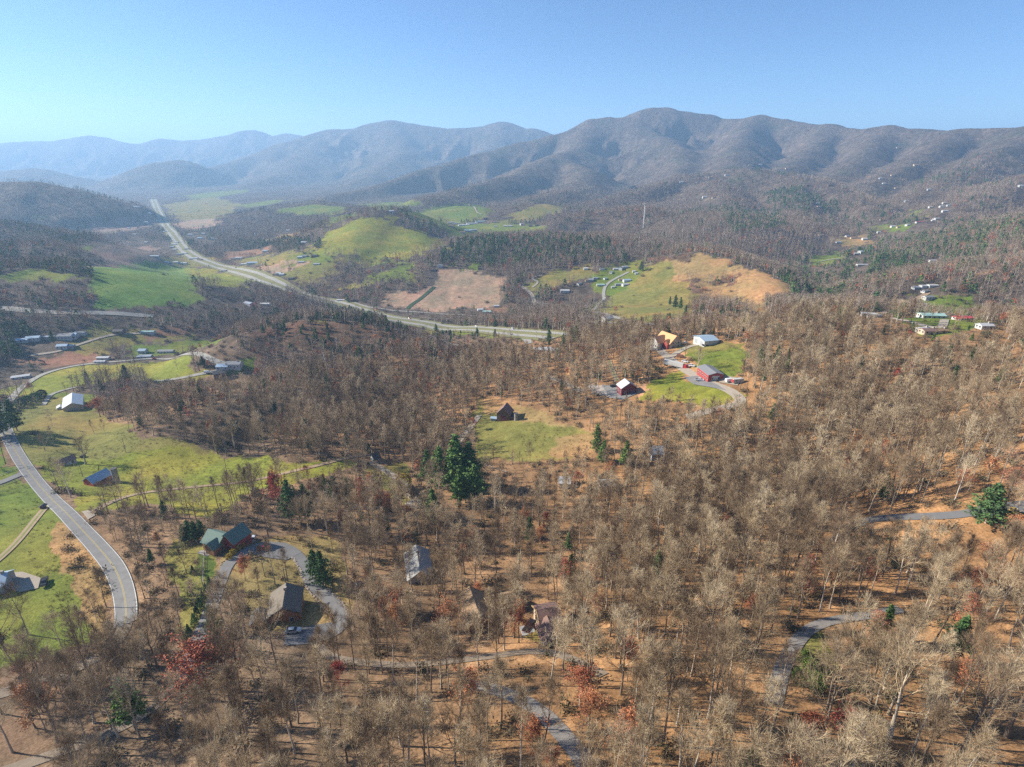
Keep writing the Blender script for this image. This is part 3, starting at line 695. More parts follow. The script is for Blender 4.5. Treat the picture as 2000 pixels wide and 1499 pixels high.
def cone_shrub(seed, Ht, rad, leaf=.12, n=900, shape=1.0):
    g = np.random.default_rng(seed); z = g.uniform(.03, 1, n) ** .9; a = g.uniform(0, 6.283, n)
    rr = rad * ((1 - z ** 1.3) if shape == 1.0 else np.sqrt(np.clip(1 - (2 * z - 1) ** 2, 0, 1))) * g.uniform(.75, 1.05, n)
    P = np.c_[np.cos(a) * rr, np.sin(a) * rr, z * Ht]; return sticks([np.r_[0, 0, 0, 0, 0, Ht * .7, .06, .03]], 5), leaves(P, n * 2, leaf, g, leaf * .5)

m_bark = rand_mat('grey_bark', [(0, (.13, .095, .07)), (.35, (.24, .19, .145)), (.7, (.38, .32, .25)), (1, (.55, .49, .41))], .9, .2, .5)
m_twig = rand_mat('bare_twigs', [(0, (.15, .10, .062)), (.3, (.27, .195, .12)), (.65, (.40, .305, .19)), (1, (.53, .425, .28))], .9, .15, .12)
m_red = rand_mat('russet_leaves', [(0, (.36, .11, .06)), (.4, (.46, .17, .08)), (.75, (.48, .24, .11)), (1, (.40, .08, .06))], .8, .22, .7)
m_pine = rand_mat('evergreen_needles', [(0, (.045, .095, .035)), (.5, (.080, .150, .045)), (.8, (.13, .215, .055)), (1, (.055, .105, .05))], .8, .3, .5)
m_lgreen = rand_mat('light_evergreen', [(0, (.10, .17, .035)), (1, (.15, .21, .045))], .8, .3, .5)
m_brush = rand_mat('brush', [(0, (.045, .06, .03)), (.3, (.085, .085, .045)), (.6, (.14, .10, .065)), (1, (.19, .14, .085))], .9, .3, .5)
m_yelleaf = rand_mat('yellow_leaves', [(0, (.42, .30, .04)), (1, (.50, .38, .06))], .8, .2, .5)
m_twigf = rand_mat('far_twigs', [(0, (.18, .125, .088)), (.4, (.28, .205, .15)), (.75, (.36, .28, .205)), (1, (.45, .36, .27))], .9, .15, .12)
m_bright = rand_mat('bright_needles', [(0, (.11, .19, .05)), (.5, (.145, .235, .06)), (1, (.19, .27, .07))], .8, .3, .5)
def tm(name, vf, m): return np_mesh(name, vf[0], vf[1], m)
HABITS = ['round', 'slim', 'broad', 'round', 'slim', 'slim', 'round', 'slim', 'round', 'slim']
NEAR = []
for k, hb in enumerate(HABITS):
    t, c, tips = hardwood(100 + k, 22, hb, 3); NEAR.append((tm('trunk', t, m_bark), tm('crown', c, m_twig)))
REDS = []
for k, hb in enumerate(['broad', 'round', 'round']):
    t, c, tips = hardwood(200 + k, 17, hb, 2); g = np.random.default_rng(k)
    REDS.append((tm('trunk', t, m_bark), tm('branches', c, m_twig), tm('leaves', leaves(tips[tips[:, 2] > 4], 3200, .22, g, .35), m_red)))
PINES = []
for k, (wd_, bs, ir) in enumerate([(4.4, .18, .25), (5.2, .12, .3), (3.4, .30, .35)]):
    t, c = pine(300 + k, 22, wd_, 1.1, bs, ir); PINES.append((tm('trunk', t, m_bark), tm('crown', c, m_pine)))
for k, (wd_, bs) in enumerate([(5.6, .10), (4.6, .14)]): t, c = pine(340 + k, 22, wd_, 1.3, bs, .3, .5); PINES.append((tm('trunk', t, m_bark), tm('crown', c, m_bright)))
def copy_thing(name, meshes, names, loc, rz, sc, label, cat, group, tilt=0):
    e = bpy.data.objects.new(name, None); COL.objects.link(e); e.location = loc; e.rotation_euler = (tilt, 0, rz); e.scale = sc; e.empty_display_size = 1
    tag(e, label, cat, group)
    for me_, nm in zip(meshes, names):
        c = bpy.data.objects.new(nm, me_); COL.objects.link(c); c.parent = e
    return e
# hidden library of masses
def lib(name, items):
    c = bpy.data.collections.new(name)
    for i, me_ in enumerate(items): c.objects.link(bpy.data.objects.new('%s_%02d' % (name, i), me_))
    return c
def joined(*meshes_vf_mats):
    V = []; F = []; MI = []; ms = []; o = 0
    for (v, f), m in meshes_vf_mats:
        if m not in ms: ms.append(m)
        V.append(v); F.append(f + o); MI += [ms.index(m)] * len(f); o += len(v)
    return np.concatenate(V), np.concatenate(F), ms, MI
def jm(name, *a):
    V, F, ms, MI = joined(*a); return np_mesh(name, V, F, ms, mat_idx=MI)
hw_near = [];
for k, hb in enumerate(HABITS): t, c, _ = hardwood(100 + k, 22, hb, 3); hw_near.append(jm('wood', (t, m_bark), (c, m_twig)))
hw_mid = []
for k, hb in enumerate(['round', 'slim', 'broad', 'round', 'slim']): t, c, _ = hardwood(120 + k, 20, hb, 2); hw_mid.append(jm('wood', (t, m_bark), (c, m_twig)))
hw_far = []
for k, hb in enumerate(['round', 'slim', 'round', 'broad']): t, c, _ = hardwood(140 + k, 19, hb, 1); hw_far.append(jm('wood', (t, m_bark), (c, m_twigf)))
hw_clump = []
for k in range(4):
    g = np.random.default_rng(k + 60); parts = []
    for q in range(5):
        t, c, _ = hardwood(160 + k * 9 + q, g.uniform(14, 20), 'round', 0); sh = np.array([g.uniform(-11, 11), g.uniform(-11, 11), 0]); parts += [(t[0] + sh, t[1]), (c[0] + sh, c[1])]
    hw_clump.append(jm('wood', (merge(parts), m_twigf)))
C_HW = lib('hardwoods', hw_near + hw_mid + hw_far + hw_clump)          # indices 0-9, 10-14, 15-18, 19-22
rd_mid = []
for k, hb in enumerate(['broad', 'round', 'round']):
    t, c, tips = hardwood(220 + k, 16, hb, 1); g = np.random.default_rng(k + 9); rd_mid.append(jm('wood', (t, m_bark), (c, m_twig), (leaves(tips[tips[:, 2] > 4], 420, .42, g, .5), m_red)))
rd_far = [jm('wood', (leaves(np.random.default_rng(k).normal(0, 1, (60, 3)) * [3, 3, 3] + [0, 0, 10], 90, 1.1, np.random.default_rng(k), .5), m_red)) for k in range(2)]
C_RD = lib('russets', rd_mid + rd_far)                                   # 0-2, 3-4
pn_mid = []
for k, (wd_, bs, ir) in enumerate([(4.2, .15, .25), (5.0, .1, .3), (3.4, .28, .3)]): t, c = pine(320 + k, 20, wd_, .6, bs, ir, .75); pn_mid.append(jm('wood', (t, m_bark), (c, m_pine)))
pn_far = []
for k in range(3):
    g = np.random.default_rng(k + 30); n = 130; zz = g.uniform(.12, 1, n); a = g.uniform(0, 6.28, n); rr = 4.6 * (1 - zz ** 1.4) * g.uniform(.6, 1.1, n) + .3
    pn_far.append(jm('wood', (leaves(np.c_[np.cos(a) * rr, np.sin(a) * rr, zz * 18], n, 1.35, g, .3), m_pine)))
C_PN = lib('evergreens', pn_mid + pn_far)                                # 0-2, 3-5
br = []
for k in range(4):
    g = np.random.default_rng(k + 80); n = 170; a = g.normal(0, 1, (n, 3)) * [1.3, 1.3, .8] + [0, 0, .9]; a[:, 2] = np.abs(a[:, 2])
    st0 = np.c_[g.normal(0, .5, (40, 2)), np.zeros(40)]; st1 = np.c_[g.normal(0, 1.5, (40, 2)), g.uniform(1.2, 3.2, 40)]
    br.append(jm('brush', (leaves(a, n, .30, g, .2), m_brush), (tris(st0, st1, .09, g), m_twig)))
C_BR = lib('brushes', br)
tuft = []
for k in range(3):
    g = np.random.default_rng(k + 90); n = 26; s0 = np.c_[g.normal(0, .5, (n, 2)), np.zeros(n)]; s1 = s0 + np.c_[g.normal(0, .25, (n, 2)), g.uniform(.25, .75, n)]
    tuft.append(jm('tuft', (tris(s0, s1, .09, g), mat('dry_grass', (.27, .20, .085), .95, .4, 1.2))))
C_TF = lib('tufts', tuft)
def mass(name, coll, P, idx, rot, scl, label, cat=None):
    me_ = np_mesh(name, np.asarray(P), np.zeros((0, 3), int), [], {'pick': ('INT', idx), 'turn': ('FLOAT_VECTOR', rot), 'size': ('FLOAT_VECTOR', scl)})
    o = link(bpy.data.objects.new(name, me_)); tag(o, label, cat, kind='stuff')
    ng = bpy.data.node_groups.new(name, 'GeometryNodeTree'); ng.interface.new_socket('Geometry', in_out='INPUT', socket_type='NodeSocketGeometry'); ng.interface.new_socket('Geometry', in_out='OUTPUT', socket_type='NodeSocketGeometry')
    N_ = ng.nodes; i = N_.new('NodeGroupInput'); q = N_.new('NodeGroupOutput'); ip = N_.new('GeometryNodeInstanceOnPoints'); ci = N_.new('GeometryNodeCollectionInfo')
    ci.inputs['Collection'].default_value = coll; ci.inputs['Separate Children'].default_value = True; ci.inputs['Reset Children'].default_value = True
    def attr(nm, tp): a = N_.new('GeometryNodeInputNamedAttribute'); a.data_type = tp; a.inputs[0].default_value = nm; return a.outputs[0]
    ng.links.new(i.outputs[0], ip.inputs['Points']); ng.links.new(ci.outputs[0], ip.inputs['Instance']); ip.inputs['Pick Instance'].default_value = True
    ng.links.new(attr('pick', 'INT'), ip.inputs['Instance Index']); ng.links.new(attr('turn', 'FLOAT_VECTOR'), ip.inputs['Rotation']); ng.links.new(attr('size', 'FLOAT_VECTOR'), ip.inputs['Scale'])
    ng.links.new(ip.outputs[0], q.inputs[0]); md = o.modifiers.new('scatter', 'NODES'); md.node_group = ng; return o

# ------------------------------------------------------------------ where trees stand
def road_clear(X, Y, extra=2.2):
    ok = np.ones(X.shape, bool)
    for W_, wd_ in ROADLINES:
        lo = W_.min(0) - wd_ - 8; hi = W_.max(0) + wd_ + 8; idx = np.nonzero((X > lo[0]) & (X < hi[0]) & (Y > lo[1]) & (Y < hi[1]) & ok)[0]
        if len(idx) == 0: continue
        Wd = W_[::3] if len(W_) > 60 else W_
        for c in range(0, len(idx), 4000):
            ii = idx[c:c + 4000]; d = np.hypot(X[ii, None] - Wd[None, :, 0], Y[ii, None] - Wd[None, :, 1]).min(1); ok[ii] &= d > wd_ / 2 + extra
    for Wp in YARDS:
        lo = Wp.min(0) - 3; hi = Wp.max(0) + 3; idx = np.nonzero((X > lo[0]) & (X < hi[0]) & (Y > lo[1]) & (Y < hi[1]) & ok)[0]
        if len(idx): ok[idx] &= ~inpoly(X[idx], Y[idx], (Wp - Wp.mean(0)) * 1.12 + Wp.mean(0))
    for (bx, by, br_) in CLEAR: ok &= np.hypot(X - bx, Y - by) > br_
    return ok
# evergreen and russet stands: (pixel polygon, evergreen share, russet share)
STANDS = [
 ([(860,500),(900,475),(960,468),(1000,480),(990,520),(900,530),(860,520)], .5, .02), ([(1000,480),(1100,470),(1190,475),(1190,510),(1000,525)], .35, .05),
 ([(1625,500),(1680,490),(1770,500),(1775,530),(1720,560),(1650,555)], .55, .03), ([(1520,540),(1600,540),(1660,570),(1600,620),(1540,610)], .4, .02),
 ([(1480,375),(1560,370),(1640,395),(1640,420),(1560,415),(1500,400)], .6, .02), ([(1400,420),(1520,410),(1540,445),(1430,455)], .5, .02),
 ([(640,605),(720,612),(790,640),(800,655),(700,635),(640,622)], .5, .03), ([(840,640),(930,645),(930,665),(850,668)], .6, .03),
 ([(-50,640),(60,640),(60,700),(-50,720)], .45, .0), ([(420,480),(520,470),(640,470),(640,485),(500,492)], .4, 0),
 ([(200,770),(400,760),(650,720),(850,740),(880,800),(700,870),(380,850)], .06, .16), ([(500,700),(900,690),(900,740),(500,740)], .04, .12),
 ([(520,640),(760,650),(780,690),(560,690)], .3, .10), ([(520,940),(760,940),(760,1050),(560,1060)], .14, .14),
 ([(820,860),(960,860),(1000,960),(860,980)], .40, .0), ([(1480,690),(1560,690),(1560,760),(1480,760)], .4, .0),
 ([(1760,640),(1900,640),(1960,690),(1860,700)], .4, .05), ([(1850,520),(2000,500),(2000,580),(1850,580)], .08, .10),
 ([(-100,420),(180,430),(180,480),(-100,480)], .35, 0), ([(300,440),(420,440),(420,480),(330,490)], .35, 0),
 ([(1150,400),(1260,400),(1260,470),(1150,470)], .06, .1),
]
WS = []
for poly, e_, r_ in STANDS:
    q = densify(poly, step=30); Wp = at([a[0] for a in q], [a[1] for a in q]); WS.append((Wp, e_, r_))
CLEAR = []
# low growth: stands the photograph looks over (pixel polygon, height factor, density factor)
LOW = [([(170,1010),(280,1000),(345,1020),(415,1022),(560,955),(700,915),(740,950),(640,1010),(480,1050),(400,1050),(300,1060),(190,1060)], .5, .85), ([(900,895),(1160,885),(1180,940),(1000,980),(880,960)], .55, 1.1),
 ([(280,728),(500,728),(520,760),(300,775)], .45, .5), ([(745,625),(850,635),(1100,655),(1110,700),(900,700),(820,680),(760,650)], .55, .45), ([(1240,768),(1480,770),(1500,840),(1240,830)], .5, .6),
 ([(160,592),(400,572),(490,548),(510,600),(200,650)], .4, .5), ([(215,1190),(290,1190),(280,1260),(215,1250)], .7, .6), ([(1700,640),(1960,640),(1980,700),(1700,720)], .5, .6), ([(740,600),(980,598),(1000,625),(740,625)], .5, .5),
 ([(1180,620),(1500,620),(1520,650),(1180,660)], .5, .7), ([(1150,775),(1260,780),(1260,830),(1150,810)], .5, .5), ([(400,505),(560,555),(560,585),(480,570),(400,540)], .5, .4), ([(240,655),(460,660),(470,700),(250,706)], .5, .4),
 ([(1560,515),(1700,500),(1700,540),(1560,545)], .6, .6), ([(230,1090),(330,1060),(360,1180),(340,1300),(260,1280)], .75, .8), ([(1640,1022),(1950,1008),(1950,1120),(1660,1110)], .42, .4), ([(160,470),(320,470),(400,505),(400,525),(300,530),(170,530)], .45, .4), ([(-20,545),(170,540),(170,570),(-20,575)], .5, .5), ([(1500,1330),(1600,1240),(1700,1230),(1600,1400),(1520,1420)], .7, .5),
 ([(480,1180),(680,1180),(700,1290),(500,1290)], .7, .6), ([(60,690),(160,700),(160,720),(40,760),(0,780),(-20,730)], .5, .4)]
LOW += [([(1480,1400),(1515,1300),(1560,1240),(1620,1220),(1640,1300),(1600,1420),(1530,1460)], .4, .45), ([(1040,1390),(1120,1400),(1200,1499),(1220,1600),(1090,1600),(1070,1480)], .8, .8)]
LOW += [([(1285,700),(1330,728),(1350,750),(1300,775),(1262,740)], .4, .3)]
WL = []
for poly, h_, d_ in LOW:
    q = densify(poly, step=30); WL.append((at([a[0] for a in q], [a[1] for a in q]), h_, d_))
# ------------------------------------------------------------------ buildings
W_WHITE = mat('white_siding', (.50, .495, .47), .7, .05, .5); W_TAN = mat('tan_siding', (.48, .38, .27), .8, .1, .5); W_BRN = mat('brown_boards', (.16, .095, .06), .85, .25, 2)
W_RED = mat('red_siding', (.34, .055, .05), .7, .15, .6); W_GREY = mat('grey_siding', (.33, .34, .35), .8, .1, .5); W_LOG = mat('log_wall', (.30, .15, .08), .8, .2, 1.5); W_DRED = mat('dark_red_boards', (.17, .04, .045), .85, .2, 1)
W_BLUE = mat('blue_siding', (.12, .22, .36), .7, .1, .5); W_STONE = mat('stone_base', (.34, .30, .26), .9, .3, 2)
R_SILV = mat('silver_metal_roof', (.42, .44, .46), .38, .08, .4, .3); R_PALE = mat('dull_metal_roof', (.27, .265, .25), .7, .2, .5); R_GREY = mat('grey_shingles', (.22, .225, .235), .85, .15, 1.2, bump=.2); R_DARK = mat('dark_shingles', (.085, .08, .08), .85, .2, 1.2, bump=.2)
R_GREEN = mat('green_shingles', (.135, .20, .165), .8, .12, 1, bump=.2); R_TAN = mat('tan_shingles', (.27, .18, .105), .85, .25, 1.2, bump=.2); R_OR = mat('orange_metal_roof', (.72, .38, .17), .5, .06, .4)
R_RED = mat('red_metal_roof', (.50, .06, .07), .5, .08, .4); R_BRN = mat('brown_roof', (.21, .13, .11), .8, .25, 1); R_WHITE = mat('white_metal_roof', (.50, .505, .50), .4, .05, .4); R_BLUE = mat('blue_grey_roof', (.32, .42, .52), .5, .08, .4); R_TEAL = mat('pale_green_roof', (.36, .52, .46), .5, .1, .4)
R_MOSS = mat('weathered_shingles', (.17, .145, .115), .85, .25, .8, bump=.2)
M_GLASS = mat('window_glass', (.03, .04, .05), .12, .1, 1, 0, spec=.6); M_TRIM = mat('white_trim', (.70, .69, .66), .6, .05, 1); M_CONC = mat('concrete', (.40, .38, .35), .9, .15, .8); M_DOOR = mat('door_wood', (.13, .07, .045), .7, .15, 1)
M_METAL = mat('galvanised_steel', (.42, .43, .44), .45, .1, 1, .5); M_POLE = mat('pole_wood', (.17, .125, .09), .9, .2, 1); M_TYRE = mat('tyre_rubber', (.02, .02, .02), .9, .1, 1)
M_FASCIA = mat('tan_fascia', (.62, .42, .22), .7, .1, 1)
def bm_obj(name, verts, faces, m, parent=None):
    me = bpy.data.meshes.new(name); me.from_pydata([tuple(v) for v in verts], [], faces); me.materials.append(m); me.validate()
    bm = bmesh.new(); bm.from_mesh(me); bmesh.ops.recalc_face_normals(bm, faces=bm.faces); bm.to_mesh(me); bm.free()
    return link(bpy.data.objects.new(name, me), parent)
def box_v(x0, x1, y0, y1, z0, z1):
    return [(x0,y0,z0),(x1,y0,z0),(x1,y1,z0),(x0,y1,z0),(x0,y0,z1),(x1,y0,z1),(x1,y1,z1),(x0,y1,z1)], [(0,3,2,1),(4,5,6,7),(0,1,5,4),(1,2,6,5),(2,3,7,6),(3,0,4,7)]
def box(name, x0, x1, y0, y1, z0, z1, m, parent=None):
    v, f = box_v(x0, x1, y0, y1, z0, z1); return bm_obj(name, v, f, m, parent)
def rot2(v, ax):                                          # ax: local turn of a wing by 90 degrees
    return [(-y, x, z) for x, y, z in v] if ax else v
def volume(root, cx, cy, L, Wd, hw, hr, mw, mr, turn=0, ov=.5, found=2.5, windows=0, door=False, chimney=False, fascia=None, th=.22):
    h, a = Wd / 2, L / 2
    def T(v): return [(x + cx, y + cy, z) for x, y, z in rot2(v, turn)]
    wv = [(-a,-h,-found),(a,-h,-found),(a,h,-found),(-a,h,-found),(-a,-h,hw),(a,-h,hw),(a,h,hw),(-a,h,hw),(-a,0,hw+hr-.02),(a,0,hw+hr-.02)]
    wf = [(0,1,5,4),(2,3,7,6),(1,2,6,9,5),(3,0,4,8,7),(0,3,2,1),(4,5,9,8),(6,7,8,9)]
    wall = bm_obj('wall', T(wv), wf, mw, root)
    s = hr / h; e = h + ov; ze = hw + hr - s * e + .03; zr = hw + hr + .03; b = a + ov
    rv = []
    for x in (-b, b): rv += [(x,-e,ze),(x,0,zr),(x,e,ze),(x,e,ze+th),(x,0,zr+th),(x,-e,ze+th)]
    rf = [(0,1,7,6),(1,2,8,7),(2,3,9,8),(3,4,10,9),(4,5,11,10),(5,0,6,11),(0,5,4,1),(1,4,3,2),(6,7,10,11),(7,8,9,10)]
    roof = bm_obj('roof', T(rv), rf, mr, root)
    if fascia:
        for x in (-b - .06, b): 
            fv = [(x,-e,ze-.15),(x,0,zr-.15),(x,e,ze-.15),(x,e,ze+th+.05),(x,0,zr+th+.05),(x,-e,ze+th+.05)]; fv = fv + [(q[0] + .06, q[1], q[2]) for q in fv]
            bm_obj('fascia', T(fv), rf, fascia, roof)
    if chimney:
        v, f = box_v(a * .4, a * .4 + .9, -.5, .4, hw + hr * .5, hw + hr + 1.1); bm_obj('chimney', T(v), f, W_STONE, roof)
    if windows:
        n = max(1, int(L / 3.0)); ww = .55; z0 = .9; rows = [0] if hw < 4.5 else [0, 2.7]
        for side in (-1, 1):
            for i in range(n):
                x = -a + (i + .5) * L / n
                if door and side == -1 and i == n // 2: continue
                for zz in rows:
                    y0, y1 = sorted((side * h, side * (h + .06))); v, f = box_v(x - ww - .1, x + ww + .1, y0, y1, z0 + zz - .1, z0 + zz + 1.35); wo = bm_obj('window', T(v), f, M_TRIM, root)
                    y0, y1 = sorted((side * (h + .06), side * (h + .09))); v, f = box_v(x - ww, x + ww, y0, y1, z0 + zz, z0 + zz + 1.25); bm_obj('pane', T(v), f, M_GLASS, wo)
        for side in (-1, 1):
            for y in (-h * .45, h * .45):
                for zz in rows:
                    x0, x1 = sorted((side * a, side * (a + .06))); v, f = box_v(x0, x1, y - ww - .1, y + ww + .1, z0 + zz - .1, z0 + zz + 1.35); wo = bm_obj('window', T(v), f, M_TRIM, root)
                    x0, x1 = sorted((side * (a + .06), side * (a + .09))); v, f = box_v(x0, x1, y - ww, y + ww, z0 + zz, z0 + zz + 1.25); bm_obj('pane', T(v), f, M_GLASS, wo)
        if door:
            x = -a + (n // 2 + .5) * L / n; v, f = box_v(x - .55, x + .55, -h - .05, -h, .05, 2.15); bm_obj('door', T(v), f, M_DOOR, root)
    return wall, roof
ALLTHINGS = []
def root_at(name, A, B, label, cat, group=None):
    P = at([A[0], B[0]], [A[1], B[1]]); c = P.mean(0); d = P[1] - P[0]; L = float(np.hypot(*d)); yaw = math.atan2(d[1], d[0])
    z = float(ground(c[0], c[1])); e = bpy.data.objects.new(name, None); COL.objects.link(e); e.location = (c[0], c[1], z); e.rotation_euler = (0, 0, yaw); tag(e, label, cat, group)
    ALLTHINGS.append(e); return e, L, c
def house(A, B, Wd, hw, hr, mw, mr, label, name='house', cat='house', group=None, clear=1.0, **k):
    e, L, c = root_at(name, A, B, label, cat, group); volume(e, 0, 0, L, Wd, hw, hr, mw, mr, **k); CLEAR.append((c[0], c[1], (max(L, Wd) / 2 + 2.5) * clear)); return e, L, c
def keep_view(c, n=3, step=9, rad=6):
    """nothing tall directly in front of a thing that the photograph shows openly"""
    d = -c / np.hypot(*c)
    for i in range(1, n + 1): CLEAR.append((c[0] + d[0] * step * i, c[1] + d[1] * step * i, rad))

e, L, c = house((415,1064),(443,1071), 7.6, 3.6, 3.0, W_LOG, R_GREEN, 'red log house with green gabled roof above the curving drive', 'log_house', windows=1, fascia=R_GREEN); keep_view(c, 2, 9, 9)
volume(e, L * .62, 3.6, 8, 7.6, 3.9, 3.1, W_RED, R_GREEN, 1, windows=1, door=True); volume(e, L * .25, -3.9, 3.4, 4.2, 3.6, 2.0, W_LOG, R_GREEN, 1); box('porch', -L / 2, L * .2, -6.6, -4.7, .2, .5, W_STONE, e)
e, L, c = house((557,1216),(565,1176), 9.2, 3.8, 2.8, W_LOG, R_MOSS, 'log house with weathered brown gable roof beside the white car', 'log_house', windows=1, door=True, chimney=True, fascia=R_DARK); keep_view(c, 2, 8, 8)
volume(e, -3.2, 7.6, 5, 4.4, 2.6, 1.2, W_LOG, R_DARK, 0)
e, L, c = house((822,1138),(815,1100), 8.5, 3.6, 2.8, W_GREY, R_PALE, 'grey house with pale metal roof hidden among bare trees', chimney=True, windows=1)
e, L, c = house((938,1232),(919,1194), 8.4, 4.0, 3.2, W_LOG, R_TAN, 'large log house with tan cross gabled roof in the woods', 'log_house', windows=1, fascia=M_FASCIA); keep_view(c, 1, 7, 5)
volume(e, 1.5, -8.5, 9, 7, 3.4, 2.6, W_LOG, R_TAN, 1, windows=1, fascia=M_FASCIA); box('deck', -7, -2, 5, 8, -.3, .1, W_BRN, e)
e, L, c = house((1050,1226),(1088,1216), 8.5, 3.6, 2.4, W_TAN, R_BRN, 'brown roofed house with tan trim and side deck in the woods', windows=1, door=True, fascia=M_FASCIA)
volume(e, -L * .5 + 2, -6.5, 7.5, 6, 3.4, 2, W_TAN, R_BRN, 1, fascia=M_FASCIA); box('deck', -L / 2 - 5, -L / 2 - 1.2, -8, 1, -.3, .25, W_GREY, e)
e, L, c = house((174,949),(213,939), 7.6, 3.6, 2.6, W_RED, R_BLUE, 'red barn with grey metal roof in the green pasture', 'barn', 'barn'); keep_view(c, 2, 12, 9)
box('barn_door', -1.4, 1.4, -3.88, -3.8, 0, 2.9, W_DRED, e); 
e, L, c = house((115,909),(146,902), 5.6, 2.4, 1.5, W_WHITE, R_BRN, 'low shed with rusty brown roof beside the big bare tree', 'shed', 'shed', windows=1, door=True)
e, L, c = house((144,802),(147,788), 12, 4.5, 2.8, W_TAN, R_SILV, 'pale barn with shiny silver roof beside the red tree', 'barn', 'barn'); box('barn_door', -L / 2 - .06, -L / 2, -2, 2, 0, 3.2, W_GREY, e); volume(e, -1, 8.2, 5, 4, 2.4, .8, W_WHITE, R_WHITE, 0)
e, L, c = house((983,823),(990,812), 8.5, 4.6, 4.4, W_BRN, R_BRN, 'dark weathered barn in the golden clearing', 'barn', 'barn'); keep_view(c, 3, 12, 10); box('barn_door', -L / 2 - .06, -L / 2, -1.6, 1.6, 0, 3.4, W_DRED, e); volume(e, 0, -5.6, L * .8, 2.7, 2.6, .7, W_BRN, R_DARK)
e, L, c = house((960,822),(970,821), 2.5, 1.9, .5, W_GREY, R_BLUE, 'small blue grey shed left of the dark clearing barn', 'shed', 'shed')
e, L, c = house((1219,763),(1228,770), 10, 4.4, 3.2, W_DRED, R_WHITE, 'white roofed gable barn at the paved yard', 'barn', 'barn', windows=1); keep_view(c, 2, 12, 10)
e, L, c = house((1291,674),(1319,678), 12, 4.6, 5, W_TAN, R_OR, 'large lodge with bright orange gabled roof on the rise', 'lodge', 'house', windows=1, door=True); keep_view(c, 2, 14, 12); volume(e, -L * .18, -7.5, 9, 8, 4.4, 4, W_WHITE, R_OR, 1, windows=1); volume(e, L * .3, -6, 3, 4, 4.4, 2.6, W_RED, R_OR, 1)
e, L, c = house((1364,675),(1391,668), 14, 4.2, 1.5, W_WHITE, R_BLUE, 'white metal barn with long pale blue roof beside the lodge', 'metal_barn', 'barn'); keep_view(c, 2, 14, 12)
for k in (-3.4, 3.4): box('garage_door', -L / 2 - .06, -L / 2, k - 1.6, k + 1.6, 0, 3.3, W_GREY, e)
e, L, c = house((1375,729),(1397,744), 9.5, 4, 1.2, W_RED, R_GREY, 'bright red workshop with grey metal roof', 'workshop', 'workshop', windows=1); keep_view(c, 3, 12, 12); box('garage_door', L / 2, L / 2 + .06, -2.4, 2.4, 0, 3.3, W_WHITE, e)
e, L, c = house((1269,894),(1293,890), 7, 3.2, 2.6, W_GREY, R_SILV, 'small house with silver roof hidden in the right hand woods', windows=1)
e, L, c = house((1092,949),(1113,947), 6, 2.8, 1.4, W_WHITE, R_WHITE, 'pale roofed cabin below the clearing among bare trees', 'cabin', 'cabin', windows=1)
e, L, c = house((1170,957),(1196,950), 6, 2.8, 1.4, W_TAN, R_WHITE, 'long pale roofed cabin right of the clearing woods', 'cabin', 'cabin', windows=1)
e, L, c = house((-12,1150),(22,1143), 9, 3.2, 2.4, W_GREY, R_BLUE, 'blue grey house cut by the left picture edge', windows=1, chimney=True); keep_view(c, 1, 9, 9)
e, L, c = house((728,902),(740,900), 6, 2.8, 2.6, W_GREY, R_DARK, 'dark roofed cabin at the end of the farm track', 'cabin', 'cabin', windows=1)
e, L, c = house((82,995),(88,992), 1.6, 1.5, .4, W_DRED, R_DARK, 'tiny dark shelter beside the two lane road', 'roadside_shelter', 'shelter')
e, L, c = house((798,974),(812,968), 5, 2.6, 1.8, W_TAN, R_TAN, 'small tan cottage at the drive below the green pines', 'cottage', 'cottage', windows=1)
e, L, c = house((212,793),(218,791), 5, 3, 2.2, W_WHITE, R_TAN, 'small white cabin behind the red tree', 'cabin', 'cabin')
